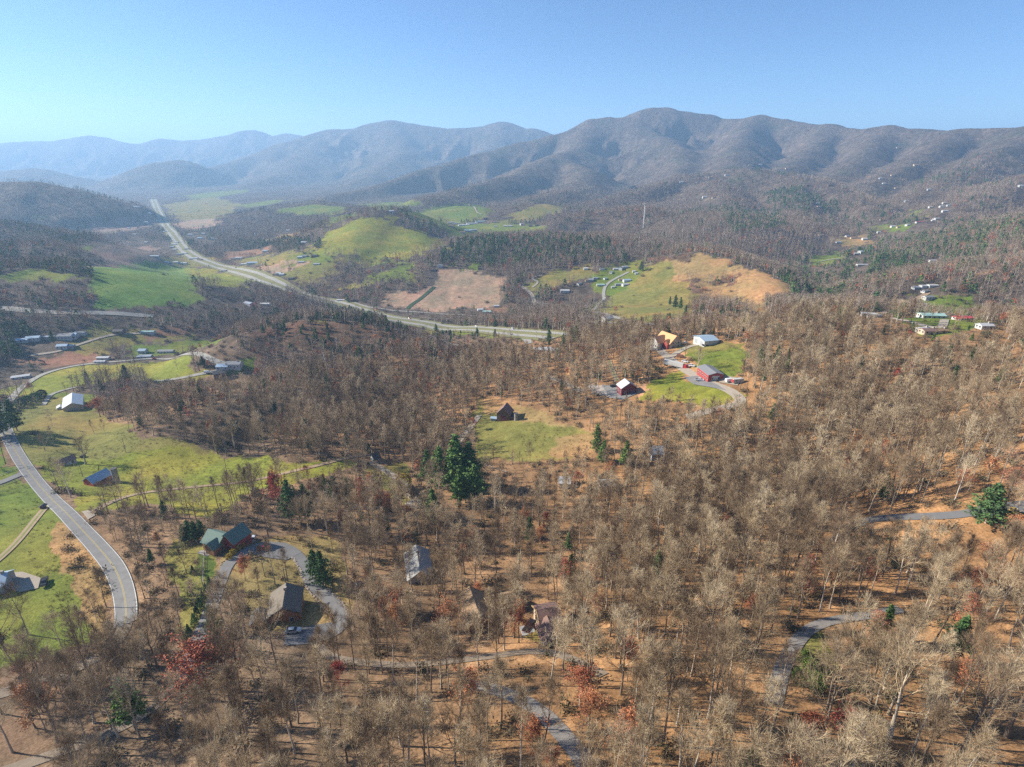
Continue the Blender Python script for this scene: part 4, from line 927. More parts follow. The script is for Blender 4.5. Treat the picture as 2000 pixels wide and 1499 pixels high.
# smaller buildings: (pixel x, y, length m, depth m, height m, turn, wall, roof, size words)
PAL = {'w': (W_WHITE, R_WHITE, 'white roofed'), 'g': (W_WHITE, R_GREY, 'white walled grey roofed'), 'd': (W_BRN, R_DARK, 'dark roofed'), 'b': (W_WHITE, R_BLUE, 'blue roofed'), 't': (W_TAN, R_TAN, 'tan roofed'),
       'r': (W_WHITE, R_RED, 'red roofed'), 'n': (W_TAN, R_BRN, 'brown roofed'), 'e': (W_WHITE, R_TEAL, 'pale green roofed'), 's': (W_GREY, R_SILV, 'silver roofed')}
BL = [
 ('beside the highway frontage road', 'house', [(1141,624,14,8,4,0,'w'),(1186,627,10,9,5,20,'g'),(951,611,12,8,3,0,'e'),(938,607,8,7,3,15,'w'),(970,600,8,4,3,0,'w'),(1103,571,14,7,4,0,'w')]),
 ('above the oval tan field', 'house', [(860,522,13,9,5,10,'g'),(846,529,12,7,3,5,'d'),(937,526,9,6,3,0,'d')]),
 ('in the hamlet left of the olive hill', 'house', [(1144,527,9,7,4,0,'w'),(1212,527,10,9,5,60,'g'),(1221,524,12,7,4,10,'s'),(1202,527,10,6,3,0,'w'),(1194,534,8,5,3,60,'w'),(1176,527,10,6,3,0,'g'),(1163,545,10,7,3,0,'s'),(1154,549,10,8,4,0,'s'),(1147,550,9,7,4,0,'t'),(1182,546,7,5,3,30,'e'),(1173,558,16,8,3,0,'e'),(1224,550,15,9,4,10,'b'),(1210,557,18,6,3,0,'s'),(1221,558,10,6,3,20,'w'),(1212,548,8,6,3,0,'t'),(1197,563,5,4,3,0,'w'),(1131,556,9,6,3,40,'g'),(1238,532,6,5,3,0,'w'),(1243,536,6,5,3,0,'w')]),
 ('in the hillside hamlet at right', 'house', [(1808,561,18,7,3,5,'w'),(1821,560,14,7,3,0,'w'),(1806,571,10,6,3,20,'g'),(1790,564,12,8,3,0,'s'),(1812,584,15,8,4,10,'g'),(1749,594,10,8,4,-15,'d'),(1697,617,15,5,3,-20,'w'),(1706,620,12,5,3,-20,'g'),(1818,621,22,10,4,-5,'e'),(1846,618,14,10,4,20,'t'),(1880,625,16,8,3,5,'r'),(1802,650,9,7,4,0,'w'),(1813,652,13,8,4,0,'n'),(1838,650,8,6,3,0,'t'),(1922,642,11,7,4,0,'w'),(1802,597,8,4,3,-15,'s'),(1672,555,14,8,4,10,'s'),(1690,670,10,5,3,0,'t')]),
 ('in the far right valley', 'house', [(1603,461,16,9,4,0,'t'),(1611,462,14,8,3,0,'n'),(1654,463,12,8,4,20,'g'),(1671,466,30,8,3,-5,'n'),(1688,469,14,9,5,0,'w'),(1637,475,14,8,4,0,'w'),(1680,495,12,9,6,30,'w'),(1671,497,9,6,3,0,'w'),(1683,519,22,7,3,0,'w'),(1744,444,14,8,4,0,'w'),(1755,445,12,7,3,0,'n'),(1772,441,12,8,4,20,'w'),(1796,435,24,8,3,0,'r'),(1828,429,18,10,4,20,'w'),(1808,429,12,8,4,0,'d'),(1822,432,9,6,3,0,'w'),(1716,455,9,7,3,0,'w'),(1722,430,12,7,3,0,'t'),(1821,511,14,6,3,0,'w')]),
 ('up the right hand valley head', 'house', [(1770,394,13,9,5,0,'w'),(1845,398,16,8,4,0,'w'),(1817,406,12,8,4,0,'w'),(1838,405,12,8,4,0,'w'),(1845,414,18,8,4,0,'w'),(1853,403,14,8,4,0,'s'),(1597,399,14,9,5,0,'w'),(1599,405,14,8,4,0,'t'),(1814,372,14,8,5,0,'w'),(1995,365,22,9,5,0,'w')]),
 ('on the wooded mountain slope', 'house', [(1377,386,24,10,5,0,'w'),(1396,387,24,9,5,0,'t'),(1331,357,20,10,5,0,'w'),(1363,358,20,10,5,0,'n'),(1387,348,18,10,5,0,'t'),(1466,324,26,10,5,0,'t'),(1485,323,20,10,6,0,'w'),(1538,331,26,12,6,0,'n'),(1578,364,20,9,5,0,'d'),(1621,364,20,9,5,0,'d'),(1419,343,18,9,5,0,'g'),(1789,325,28,14,8,0,'t'),(1720,350,18,9,5,0,'w'),(1743,344,18,9,5,0,'t'),(1726,360,14,8,5,0,'w'),(1750,369,14,8,5,0,'t'),(1753,290,20,10,6,0,'t'),(1513,276,18,10,6,0,'t')]),
 ('at the poultry farm behind the grassy hill', 'farm building', [(880,436,24,12,4,8,'w'),(890,438,26,10,4,8,'s'),(906,441,46,12,4,14,'w'),(922,438,46,12,4,14,'w'),(938,434,40,12,4,14,'e'),(914,452,26,9,4,8,'b'),(924,451,26,9,4,8,'s'),(904,456,16,10,5,0,'n'),(948,429,20,12,7,20,'d'),(967,435,26,10,4,0,'n'),(988,443,16,10,5,0,'w'),(997,443,14,10,5,0,'w'),(968,444,12,8,4,0,'s'),(1019,440,14,10,6,30,'w'),(1036,443,14,9,5,0,'d'),(1050,442,20,9,5,0,'d'),(898,402,20,12,6,0,'d'),(940,457,12,8,4,0,'n'),(881,443,16,9,4,0,'n')]),
 ('behind the shoulder of the grassy hill', 'house', [(730,409,16,9,5,0,'g'),(765,415,16,9,5,0,'w')]),
 ('in the fields right of the highway', 'house', [(519,493,16,9,6,0,'w'),(468,506,20,12,5,10,'w'),(456,507,14,9,4,0,'g'),(477,518,16,10,4,0,'w'),(494,516,28,12,5,5,'b'),(587,504,14,9,4,0,'w'),(595,502,14,8,4,0,'g'),(615,502,16,9,5,0,'d'),(589,513,16,6,3,0,'w'),(619,517,16,6,3,0,'w'),(545,536,12,8,4,0,'w'),(538,538,12,8,4,0,'n'),(551,538,12,8,4,0,'w'),(569,546,12,8,4,0,'d'),(594,476,16,9,5,0,'w'),(563,452,16,9,5,0,'w')]),
 ('in the settlement left of the highway', 'house', [(326,514,14,8,4,0,'w'),(333,517,14,8,4,0,'g'),(344,514,14,8,4,0,'w'),(352,516,12,8,4,0,'w'),(361,516,14,8,4,0,'w'),(303,503,26,10,5,0,'s'),(379,507,24,12,5,10,'w'),(391,509,14,8,4,0,'n'),(361,497,16,8,4,0,'w'),(365,488,14,8,4,0,'g'),(340,479,16,8,4,0,'w'),(337,484,14,8,4,0,'s'),(331,472,16,8,4,0,'g'),(345,475,14,8,4,0,'w'),(342,489,14,8,4,0,'w'),(352,498,18,8,4,0,'g'),(438,531,14,8,4,0,'g'),(319,454,16,8,4,0,'w')]),
 ('beside the tan field right of the highway', 'house', [(372,460,20,9,5,0,'w'),(384,458,18,9,5,0,'t'),(391,467,20,9,5,0,'b'),(398,458,16,9,5,0,'w'),(414,468,20,9,5,0,'s')]),
 ('in the hazy far town', 'building', [(212,368,25,18,7,0,'w'),(172,371,20,12,6,0,'w'),(186,369,25,12,6,0,'w'),(232,373,20,12,6,0,'s'),(200,372,17,10,5,0,'t'),(291,388,20,12,5,0,'w'),(324,385,20,12,5,0,'w'),(266,405,35,9,4,0,'w'),(290,402,25,10,4,0,'w'),(290,417,25,8,4,0,'w'),(285,435,22,8,4,0,'w'),(348,388,15,9,4,0,'w'),(360,390,15,9,4,0,'t'),(428,388,18,9,4,0,'w'),(340,414,17,8,4,0,'w'),(326,409,15,8,4,0,'s'),(388,413,15,8,4,0,'t'),(378,397,13,8,4,0,'w'),(332,403,15,8,4,0,'w'),(400,399,13,8,4,0,'w'),(412,401,13,8,4,0,'w'),(370,415,15,8,4,0,'w'),(306,432,18,8,4,0,'b'),(286,475,13,8,4,0,'w'),(252,447,13,8,4,0,'w'),(264,459,13,8,4,0,'w'),(438,402,13,8,4,0,'w'),(358,378,15,9,4,0,'w')]),
 ('among trees left of the river road', 'house', [(67,664,15,9,4,15,'b'),(45,667,14,8,3,10,'b'),(131,661,17,11,5,5,'g'),(145,660,9,8,5,5,'b'),(98,661,12,6,3,12,'s'),(124,680,12,8,4,10,'b'),(137,679,10,6,3,10,'s'),(158,653,14,7,3,0,'g'),(233,651,12,9,4,5,'d'),(290,651,17,6,3,3,'e'),(280,689,9,8,4,3,'b'),(284,699,16,7,3,5,'s'),(325,689,19,7,3,3,'g'),(203,702,14,6,3,3,'w'),(196,709,13,4,2.5,3,'w'),(42,739,16,7,3,28,'w'),(437,720,12,9,4,5,'b'),(459,717,15,9,5,0,'g'),(430,735,12,9,5,30,'d')]),
 ('in the woods below the highway', 'house', [(1060,686,16,7,3,5,'w'),(1078,688,10,5,3,25,'w'),(1124,680,10,6,3,10,'n'),(1188,679,10,7,4,0,'t'),(487,596,14,8,4,-30,'s'),(518,596,14,7,3,0,'w'),(666,588,16,7,3,0,'w')]),
]
for where, kind, rows in BL:
    for (px, py, L, D, h, tr, pc) in rows:
        mw, mr, words = PAL[pc]; p = at1(px, py); r = math.hypot(p.x, p.y)
        nm = {'house': 'house', 'farm building': 'farm_building', 'building': 'building'}[kind]
        if L > 1.9 * D and h < 4 and kind == 'house': nm = 'mobile_home'; kd = 'mobile home'
        else: kd = kind
        if 'hamlet at right' in where: L *= .72; D *= .78; h *= .8
        if 'river road' in where: L *= .85; D *= .9
        if r > 900: L *= .76; D *= .8; h *= .85
        e = bpy.data.objects.new(nm, None); COL.objects.link(e); e.location = p; e.rotation_euler = (0, 0, R(tr)); tag(e, '%s %s %s' % (words, kd, where), kd.split()[-1] if kd != 'farm building' else 'farm building', 'buildings ' + where); ALLTHINGS.append(e)
        volume(e, 0, 0, L, D, h * .72, h * .34 if kd != 'mobile home' else h * .22, mw, mr, 0, ov=.35, found=4, windows=1 if r < 800 and px < 2000 else 0, door=r < 800, chimney=(r < 700 and kd == 'house'))
        CLEAR.append((p.x, p.y, max(L, D) / 2 + 3)); 
        if r > 500: keep_view(np.array((p.x, p.y)), 4, max(12, r * .016), max(8, r * .009))

# ------------------------------------------------------------------ silos, mast, poles, fences
def cyl(r0, r1, z0, z1, n=20, cap=True):
    v = []; f = []
    for k, (rr, z) in enumerate(((r0, z0), (r1, z1))):
        v += [(rr * math.cos(i * 2 * math.pi / n), rr * math.sin(i * 2 * math.pi / n), z) for i in range(n)]
    for i in range(n): f.append((i, (i + 1) % n, n + (i + 1) % n, n + i))
    if cap: f += [tuple(range(n))[::-1], tuple(range(n, 2 * n))]
    return v, f
def put(name, px, py, label, cat, rz=0, group=None, sink=0):
    p = at1(px, py); e = bpy.data.objects.new(name, None); COL.objects.link(e); e.location = (p.x, p.y, p.z - sink); e.rotation_euler = (0, 0, rz); tag(e, label, cat, group); ALLTHINGS.append(e); return e, p
def silo(px, py, rad, h, label):
    e, p = put('silo', px, py, label, 'silo'); bm_obj('shell', *cyl(rad, rad, -1, h), mat('silo_staves', (.27, .235, .21), .9, .25, 1), e)
    for k in range(6): z = h * (k + 1) / 6.5; bm_obj('hoop', *cyl(rad + .05, rad + .05, z, z + .1), M_METAL, e)
    bm_obj('rim', *cyl(rad + .12, rad + .12, h, h + .25), R_DARK, e); CLEAR.append((p.x, p.y, 4))
silo(229, 943, 1.5, 8.5, 'tall dark silo right of the red barn'); silo(1008, 821, 1.2, 4.5, 'short dark silo right of the clearing barn')
def utility_pole(px, py, h, label):
    e, p = put('utility_pole', px, py, label, 'utility pole', R(35), 'utility poles'); bm_obj('pole', *cyl(.17, .11, -1, h, 8), M_POLE, e); box('crossarm', -1.2, 1.2, -.19, -.09, h - 1.1, h - .95, M_POLE, e)
    for x in (-1.05, -.4, .4, 1.05): v, f = cyl(.05, .05, h - .94, h - .75, 6); bm_obj('insulator', [(a + x, b - .14, c) for a, b, c in v], f, M_TRIM, e)
for px, py, h, lb in [(444,927,10,'utility pole in the right half of the green pasture'),(246,884,10,'utility pole on the olive slope above the pasture'),(162,932,8,'utility pole left of the red barn'),(741,905,9,'utility pole beside the dark cabin'),(1010,640,10,'utility pole beside the highway'),(560,1150,9,'utility pole behind the weathered log house'),(1384,728,9,'utility pole behind the red workshop'),(75,1395,11,'utility pole at the lower left road bend')]:
    utility_pole(px, py, h, lb)
e, p = put('radio_mast', 1256, 446, 'pale lattice mast on the wooded hill', 'mast')
hh = 62
for k in range(3):
    a = k * 2.094; bm_obj('leg', [(x + math.cos(a) * 1.3, y + math.sin(a) * 1.3, z) for x, y, z in cyl(.28, .2, -2, hh, 6)[0]], cyl(.28, .2, -2, hh, 6)[1], M_TRIM, e)
br_ = []
for k in range(3):
    a, b = k * 2.094, (k + 1) * 2.094
    for z in np.arange(0, hh, 3.0):
        br_.append([math.cos(a) * 1.3, math.sin(a) * 1.3, z, math.cos(b) * 1.3, math.sin(b) * 1.3, min(z + 3, hh), .09, .09]); br_.append([math.cos(a) * 1.3, math.sin(a) * 1.3, z, math.cos(b) * 1.3, math.sin(b) * 1.3, z, .09, .09])
V_, F_ = sticks(np.array(br_)); link(bpy.data.objects.new('bracing', np_mesh('bracing', V_, F_, M_TRIM)), e)['kind'] = 'stuff'
for k in range(3):
    a = k * 2.094 + .5; v, f = box_v(1.6, 2.1, -1.0, 1.0, hh - 5, hh - 1); bm_obj('antenna', [(x * math.cos(a) - y * math.sin(a), x * math.sin(a) + y * math.cos(a), z) for x, y, z in v], f, W_WHITE, e)
keep_view(np.array((p.x, p.y)), 3, 25, 16)
def fence(line, label, step=3.0, h=1.2, m=None, rails=2, name='fence', cat='fence'):
    m = m or M_POLE; W_ = catmull(at([q[0] for q in line], [q[1] for q in line]), step); Z = ground(W_[:, 0], W_[:, 1])
    e = bpy.data.objects.new(name, None); COL.objects.link(e); o3 = Vector((W_[0, 0], W_[0, 1], float(Z[0]))); e.location = o3; tag(e, label, cat); ALLTHINGS.append(e); pm = None
    for (x, y), z in zip(W_, Z):
        if pm is None: q = pm = bm_obj('post', *box_v(-.09, .09, -.09, .09, -.5, h), m, e)
        else: q = pm.copy(); COL.objects.link(q); q.parent = e
        q.location = Vector((x, y, float(z))) - o3
    for k in range(rails):
        zz = h * (.5 + .42 * k); rows = [np.r_[W_[i], Z[i] + zz, W_[i + 1], Z[i + 1] + zz, .06, .06] - np.array([*o3, *o3, 0, 0]) for i in range(len(W_) - 1)]
        V_, F_ = sticks(np.array(rows), 4); link(bpy.data.objects.new('rail', np_mesh('rail', V_, F_, m)), e)
fence([(400,1078),(398,1110),(396,1142)], 'thin pale fence left of the green lawn', 2.4, 1.0, W_GREY)
fence([(0,931),(25,921),(47,915)], 'dark guard rail on far side of the left bridge', 1.6, .9, M_METAL, 2, 'guard_rail', 'guard rail')
fence([(0,952),(30,940),(52,931)], 'dark guard rail on near side of the left bridge', 1.6, .9, M_METAL, 2, 'guard_rail', 'guard rail')
fence([(500,1052),(530,1051),(570,1055),(600,1062)], 'wooden rail fence behind the paved turning circle', 2.4, 1.1, W_BRN)
fence([(1460,700),(1440,682),(1410,672)], 'wire fence round the lawn right of the metal barn', 4, 1.2)
fence([(205,770),(260,775),(330,800)], 'pasture fence beside the red tree', 4, 1.2)

# ------------------------------------------------------------------ vehicles
PAINT = {'white': mat('white_paint', (.75, .75, .75), .3, .03, 1, 0, spec=.5), 'silver': mat('silver_paint', (.48, .49, .51), .3, .05, 1, .4, spec=.5), 'black': mat('black_paint', (.02, .02, .022), .3, .05, 1, 0, spec=.5), 'red': mat('red_paint', (.42, .03, .03), .3, .05, 1, 0, spec=.5), 'blue': mat('blue_paint', (.05, .10, .25), .3, .05, 1, 0, spec=.5), 'brown': mat('brown_paint', (.22, .10, .06), .4, .05, 1)}
M_LAMP = mat('lamp_glass', (.65, .65, .6), .2, .05, 1); M_TAIL = mat('tail_lamp', (.35, .02, .02), .3, .05, 1)
def loft(name, secs, m, parent, bev=.05):
    """sections along x: (x, half width, z bottom, z top, half width at top)"""
    v = []; f = []
    for x, hw_, z0, z1, ht in secs: v += [(x, -hw_, z0), (x, -hw_, (z0 + z1) / 2), (x, -ht, z1), (x, ht, z1), (x, hw_, (z0 + z1) / 2), (x, hw_, z0)]
    n = len(secs)
    for i in range(n - 1):
        for k in range(6): f.append((i * 6 + k, i * 6 + (k + 1) % 6, (i + 1) * 6 + (k + 1) % 6, (i + 1) * 6 + k))
    f += [tuple(range(6))[::-1], tuple(range((n - 1) * 6, n * 6))]
    return bm_obj(name, v, f, m, parent)
def vehicle(px, py, yaw, paint, kind, label, group=None, lift=.0):
    nm = {'car': 'car', 'pickup': 'pickup_truck', 'van': 'van'}[kind]; e, p = put(nm, px, py, label, kind if kind != 'pickup' else 'pickup truck', R(yaw), group); m = PAINT[paint]
    e.location.z += .25 + math.hypot(p.x, p.y) * .0006
    if kind == 'car':
        loft('body', [(-2.25,.78,.35,.80,.70),(-2.15,.88,.25,.98,.80),(-1.3,.9,.22,1.02,.84),(1.0,.9,.22,.98,.84),(1.9,.88,.22,.82,.78),(2.25,.76,.3,.68,.66)], m, e)
        loft('windows', [(-1.95,.72,.95,1.02,.68),(-1.35,.76,.95,1.40,.60),(.25,.76,.95,1.40,.60),(1.05,.74,.93,1.0,.70)], M_GLASS, e); loft('roof', [(-1.38,.6,1.38,1.45,.55),(.28,.6,1.38,1.45,.55)], m, e); ax = 1.38
    elif kind == 'pickup':
        loft('body', [(-2.7,.9,.45,1.05,.86),(-.5,.94,.4,1.08,.88),(1.2,.94,.4,1.12,.86),(2.4,.92,.4,1.05,.82),(2.7,.84,.45,.92,.74)], m, e)
        loft('windows', [(-.62,.78,1.06,1.60,.66),(.75,.78,1.06,1.60,.66),(1.35,.78,1.08,1.14,.74)], M_GLASS, e); loft('roof', [(-.66,.67,1.58,1.68,.62),(.78,.67,1.58,1.68,.62)], m, e); box('bed_liner', -2.6, -.75, -.75, .75, 1.085, 1.10, M_TYRE, e); ax = 1.75
    else:
        loft('body', [(-2.6,.95,.4,2.1,.85),(1.2,.95,.4,2.1,.85),(1.9,.95,.4,1.35,.85),(2.6,.88,.4,1.0,.78)], m, e); loft('windows', [(1.0,.955,1.3,1.9,.89),(1.35,.955,1.3,1.85,.87)], M_GLASS, e); ax = 1.65
    v, f = cyl(.34, .34, -.12, .12, 14); v = [(x, z, y) for x, y, z in v]; w0 = None
    for sx in (-ax, ax):
        for sy in (-.8, .8):
            if w0 is None: w0 = q = bm_obj('wheel', v, f, M_TYRE, e)
            else: q = w0.copy(); COL.objects.link(q); q.parent = e
            q.location = (sx, sy, .34)
    fx = {'car': 2.2, 'pickup': 2.68, 'van': 2.58}[kind]; bx = {'car': -2.25, 'pickup': -2.7, 'van': -2.6}[kind]
    for sy in (-.55, .55):
        box('headlight', fx, fx + .06, sy - .16, sy + .16, .58, .74, M_LAMP, e); box('tail_light', bx - .05, bx + .01, sy - .1, sy + .1, .7, .92, M_TAIL, e)
    CLEAR.append((p.x, p.y, 4.5)); return e, p
e, p = vehicle(574,1236,8,'silver','car','silver car parked below the weathered log house'); keep_view(np.array((p.x, p.y)), 1, 6, 5)
vehicle(88,1141,-60,'black','pickup','black and chrome pickup on the gravel yard at lower left')
vehicle(515,1074,15,'red','car','dark red car at the edge of the turning circle'); vehicle(487,1054,20,'white','car','white car beside the green roofed house')
vehicle(1338,709,-35,'white','car','white car parked uphill of the pickup on the workshop drive'); vehicle(1349,717,-30,'white','pickup','white pickup parked behind the red workshop'); vehicle(1366,745,-15,'white','pickup','white pickup parked in front of the red workshop')
vehicle(1339,672,10,'white','car','white car between the lodge and the metal barn'); vehicle(1377,677,5,'black','car','dark car in front of the metal barn'); vehicle(1329,700,-30,'brown','van','brown van at the top of the workshop drive'); vehicle(1424,747,20,'white','van','white van right of the red workshop')
vehicle(1198,757,-5,'black','car','dark car left of the white roofed barn'); vehicle(133,796,60,'white','car','white car left of the silver roofed barn'); vehicle(302,703,3,'red','car','red car on the river road'); vehicle(405,730,0,'white','van','white van on the lane by the blue roofed house')
vehicle(1033,1228,60,'black','pickup','dark pickup beside the house with tan trim')
for px, d, s, pt, kd, lb in [(915,.0,1,'white','car','white car on the far carriageway of the highway'),(860,.0,-1,'black','car','black car on the near carriageway left of the pines'),(1013,0,-1,'black','car','black car on the near carriageway by the ramp'),(360,0,1,'white','van','white van far down the highway'),(520,0,-1,'white','car','white car on the highway beside the tan fields'),(452,0,1,'black','car','dark car on the highway beside the bright green field'),(585,0,1,'white','car','white car on the far carriageway above the woods'),(690,0,-1,'silver','car','silver car on the near carriageway by the scrub knoll'),(985,0,1,'silver','van','silver van on the far carriageway at right'),(790,0,1,'red','car','red car on the far carriageway below the tan field'),(335,0,-1,'white','car','white car at the far end of the highway')]:
    xs = world_pix(HW[:, 0], HW[:, 1], ground(HW[:, 0], HW[:, 1]))[0]; i = int(np.argmin(abs(xs - px))); q = HW[i] + HN[i] * (-10.5 if s > 0 else 10.5)
    yw = math.degrees(math.atan2(HN[i][0], -HN[i][1])); e, p = vehicle(px, 640, yw, pt, kd, lb, 'vehicles on the highway'); CLEAR.pop(); e.location = (q[0], q[1], float(ground(q[0], q[1])) + .97)
# articulated lorry and camper at the workshops
e, p = put('lorry', 1320, 719, 'white articulated lorry parked along the workshop drive', 'lorry', R(-38)); e.location.z += .3
box('trailer', -8.5, 5, -1.3, 1.3, 1.1, 3.9, W_WHITE, e); loft('cab', [(5.4,1.2,.6,3.4,1.1),(7.2,1.2,.6,3.3,1.1),(7.3,1.15,.6,2.0,1.1),(8.6,1.1,.6,1.7,1.0)], PAINT['red'], e); box('windscreen', 7.22, 7.32, -1, 1, 2.2, 3.1, M_GLASS, e); v, f = cyl(.5, .5, -.3, .3, 14)
for x in (-7.2, -6, 4.2, 5.4, 7.8):
    for y in (-1.0, 1.0): bm_obj('wheel', [(a + x, c + y, b + .5) for a, b, c in v], f, M_TYRE, e)
CLEAR.append((p.x, p.y, 10)); keep_view(np.array((p.x, p.y)), 3, 10, 9)
e, p = put('camper_trailer', 1440, 748, 'white camper trailer with red end right of the workshop', 'camper', R(12)); loft('body', [(-3.4,1.2,.5,2.7,1.1),(3.2,1.2,.5,2.8,1.1),(3.6,1.1,.8,2.3,1.0)], W_WHITE, e); box('end_panel', -3.5, -3.405, -1.1, 1.1, .6, 2.5, PAINT['red'], e); CLEAR.append((p.x, p.y, 5))
for x in (-1.5, 1.5): box('window', x - .6, x + .6, -1.24, -1.15, 1.4, 2.0, M_GLASS, e)
for px, py in ((165, 893), (160, 894)): 
    e, p = put('round_bale', px, py, 'dark round hay bale on the lawn right of the big bare tree', 'hay bale', .4, 'round hay bales'); v, f = cyl(.8, .8, -.7, .7, 16); bm_obj('bale', [(a, c, b + .75) for a, b, c in v], f, mat('dark_hay', (.10, .085, .06), .95, .3, 2), e)
# rock borders of the drive
rk = mat('rock', (.36, .29, .22), .95, .25, 1)
def rocks(line, label, n=60, size=.6):
    W_ = catmull(at([q[0] for q in line], [q[1] for q in line]), .9); V = []; F = []
    for (x, y) in W_:
        for _ in range(2):
            s = size * random.uniform(.4, 1.1); a, b = x + random.uniform(-.5, .5), y + random.uniform(-.5, .5); z = float(ground(a, b)); o = len(V)
            pts = [(a + s * random.uniform(.5, 1) * math.cos(t) * math.cos(u), b + s * random.uniform(.5, 1) * math.sin(t) * math.cos(u), z + .1 + s * .7 * math.sin(u)) for u in (-.5, .6) for t in (0, 1.25, 2.5, 3.75, 5)]
            V += pts + [(a, b, z + s * .7)]; F += [(o + i, o + (i + 1) % 5, o + 5 + (i + 1) % 5, o + 5 + i) for i in range(5)] + [(o + 5 + i, o + 5 + (i + 1) % 5, o + 10, o + 10) for i in range(5)]
    F = [tuple(dict.fromkeys(f)) for f in F]; me_ = bpy.data.meshes.new('rock_border'); me_.from_pydata(V, [], F); me_.materials.append(rk); o = link(bpy.data.objects.new('rock_border', me_)); tag(o, label, kind='stuff')
rocks([(572,1090),(588,1120),(600,1150),(625,1180),(645,1198)], 'stone border along the inside of the steep drive')
rocks([(600,1090),(622,1125),(640,1150),(668,1180),(684,1208)], 'stone border along the outside of the steep drive')
rocks([(430,1110),(440,1092),(460,1075),(480,1064)], 'stone border below the green roofed house', size=.4)
rocks([(940,905),(965,915),(990,922)], 'pale rocks at the lower end of the clearing', size=.8)

# ------------------------------------------------------------------ trees placed one by one
TREEPOS = []
def plant(kind, px, py, h, label, v=0, wide=1.0, name=None, cat='tree', group=None):
    p = at1(px, py); rz = random.uniform(0, 6.28)
    if kind == 'bare': ms, ns, H0, nm = NEAR[v], ('trunk', 'crown'), 22, 'hardwood_tree'
    elif kind == 'red': ms, ns, H0, nm = REDS[v], ('trunk', 'branches', 'leaves'), 17, 'russet_tree'
    elif kind == 'pine': ms, ns, H0, nm = PINES[v], ('trunk', 'crown'), 22, 'pine_tree'
    else: ms, ns, H0, nm = SH[kind][0], ('trunk', 'crown'), SH[kind][1], SH[kind][2]
    s = h / H0; e = copy_thing(name or nm, ms, ns, (p.x, p.y, p.z - .15 * s), rz, (s * wide, s * wide, s), label, cat, group); TREEPOS.append((p.x, p.y, kind)); ALLTHINGS.append(e); CLEAR.append((p.x, p.y, 3.2 if kind in ('bare', 'red') else max(1.5, h * .16 * wide))); return e
SH = {}
def shk(key, vf, H0, nm, m): SH[key] = ((tm('trunk', vf[0], m_bark), tm('crown', vf[1], m)), H0, nm)
shk('cone', cone_shrub(1, 4.5, 1.15, .14, 800), 4.5, 'conical_shrub', m_pine); shk('ball', cone_shrub(2, 5, 2.6, .22, 1200, 2), 5, 'round_shrub', m_pine)
shk('yellow', cone_shrub(3, 2.6, 1.4, .16, 500, 2), 2.6, 'yellow_shrub', m_yelleaf); shk('golden', cone_shrub(4, 8, 3.6, .26, 1500, 2), 8, 'golden_tree', rand_mat('golden_leaves', [(0, (.30, .20, .035)), (1, (.33, .23, .05))], .8, .25, .6)); shk('holly', cone_shrub(5, 6, 2.8, .24, 1200, 2), 6, 'evergreen_bush', m_lgreen)
k = 0
for i, (px, py) in enumerate([(381,1222),(386,1206),(392,1190),(398,1175),(404,1160),(411,1146),(370,1240),(363,1256)]):
    plant('cone', px, py, 5.0 - .12 * i, 'clipped conical evergreen in the row beside the drive', group='conical evergreens in a row by the drive', cat='shrub')
plant('cone', 372,1162,4,'lone conical evergreen on the lawn left of the fence',cat='shrub'); plant('cone', 378,1122,4,'lone conical evergreen below the green roofed house',cat='shrub')
for px, py in [(83,778),(70,784),(56,790),(42,796)]: plant('ball', px, py, 7.2, 'round dark evergreen in the row above the barn', group='round evergreens in a row', cat='shrub')
for px, py in [(480,1060),(472,1068),(464,1075),(456,1083),(448,1092)]: plant('yellow', px, py, 2.3, 'yellow hedge shrub right of the green roofed house', group='yellow hedge by the drive', cat='shrub')
plant('golden', 790, 955, 8.5, 'rounded golden brown tree beside the drive below the pasture'); plant('yellow', 1978, 1003, 2.2, 'yellow shrub beside the big pine at right', cat='shrub')
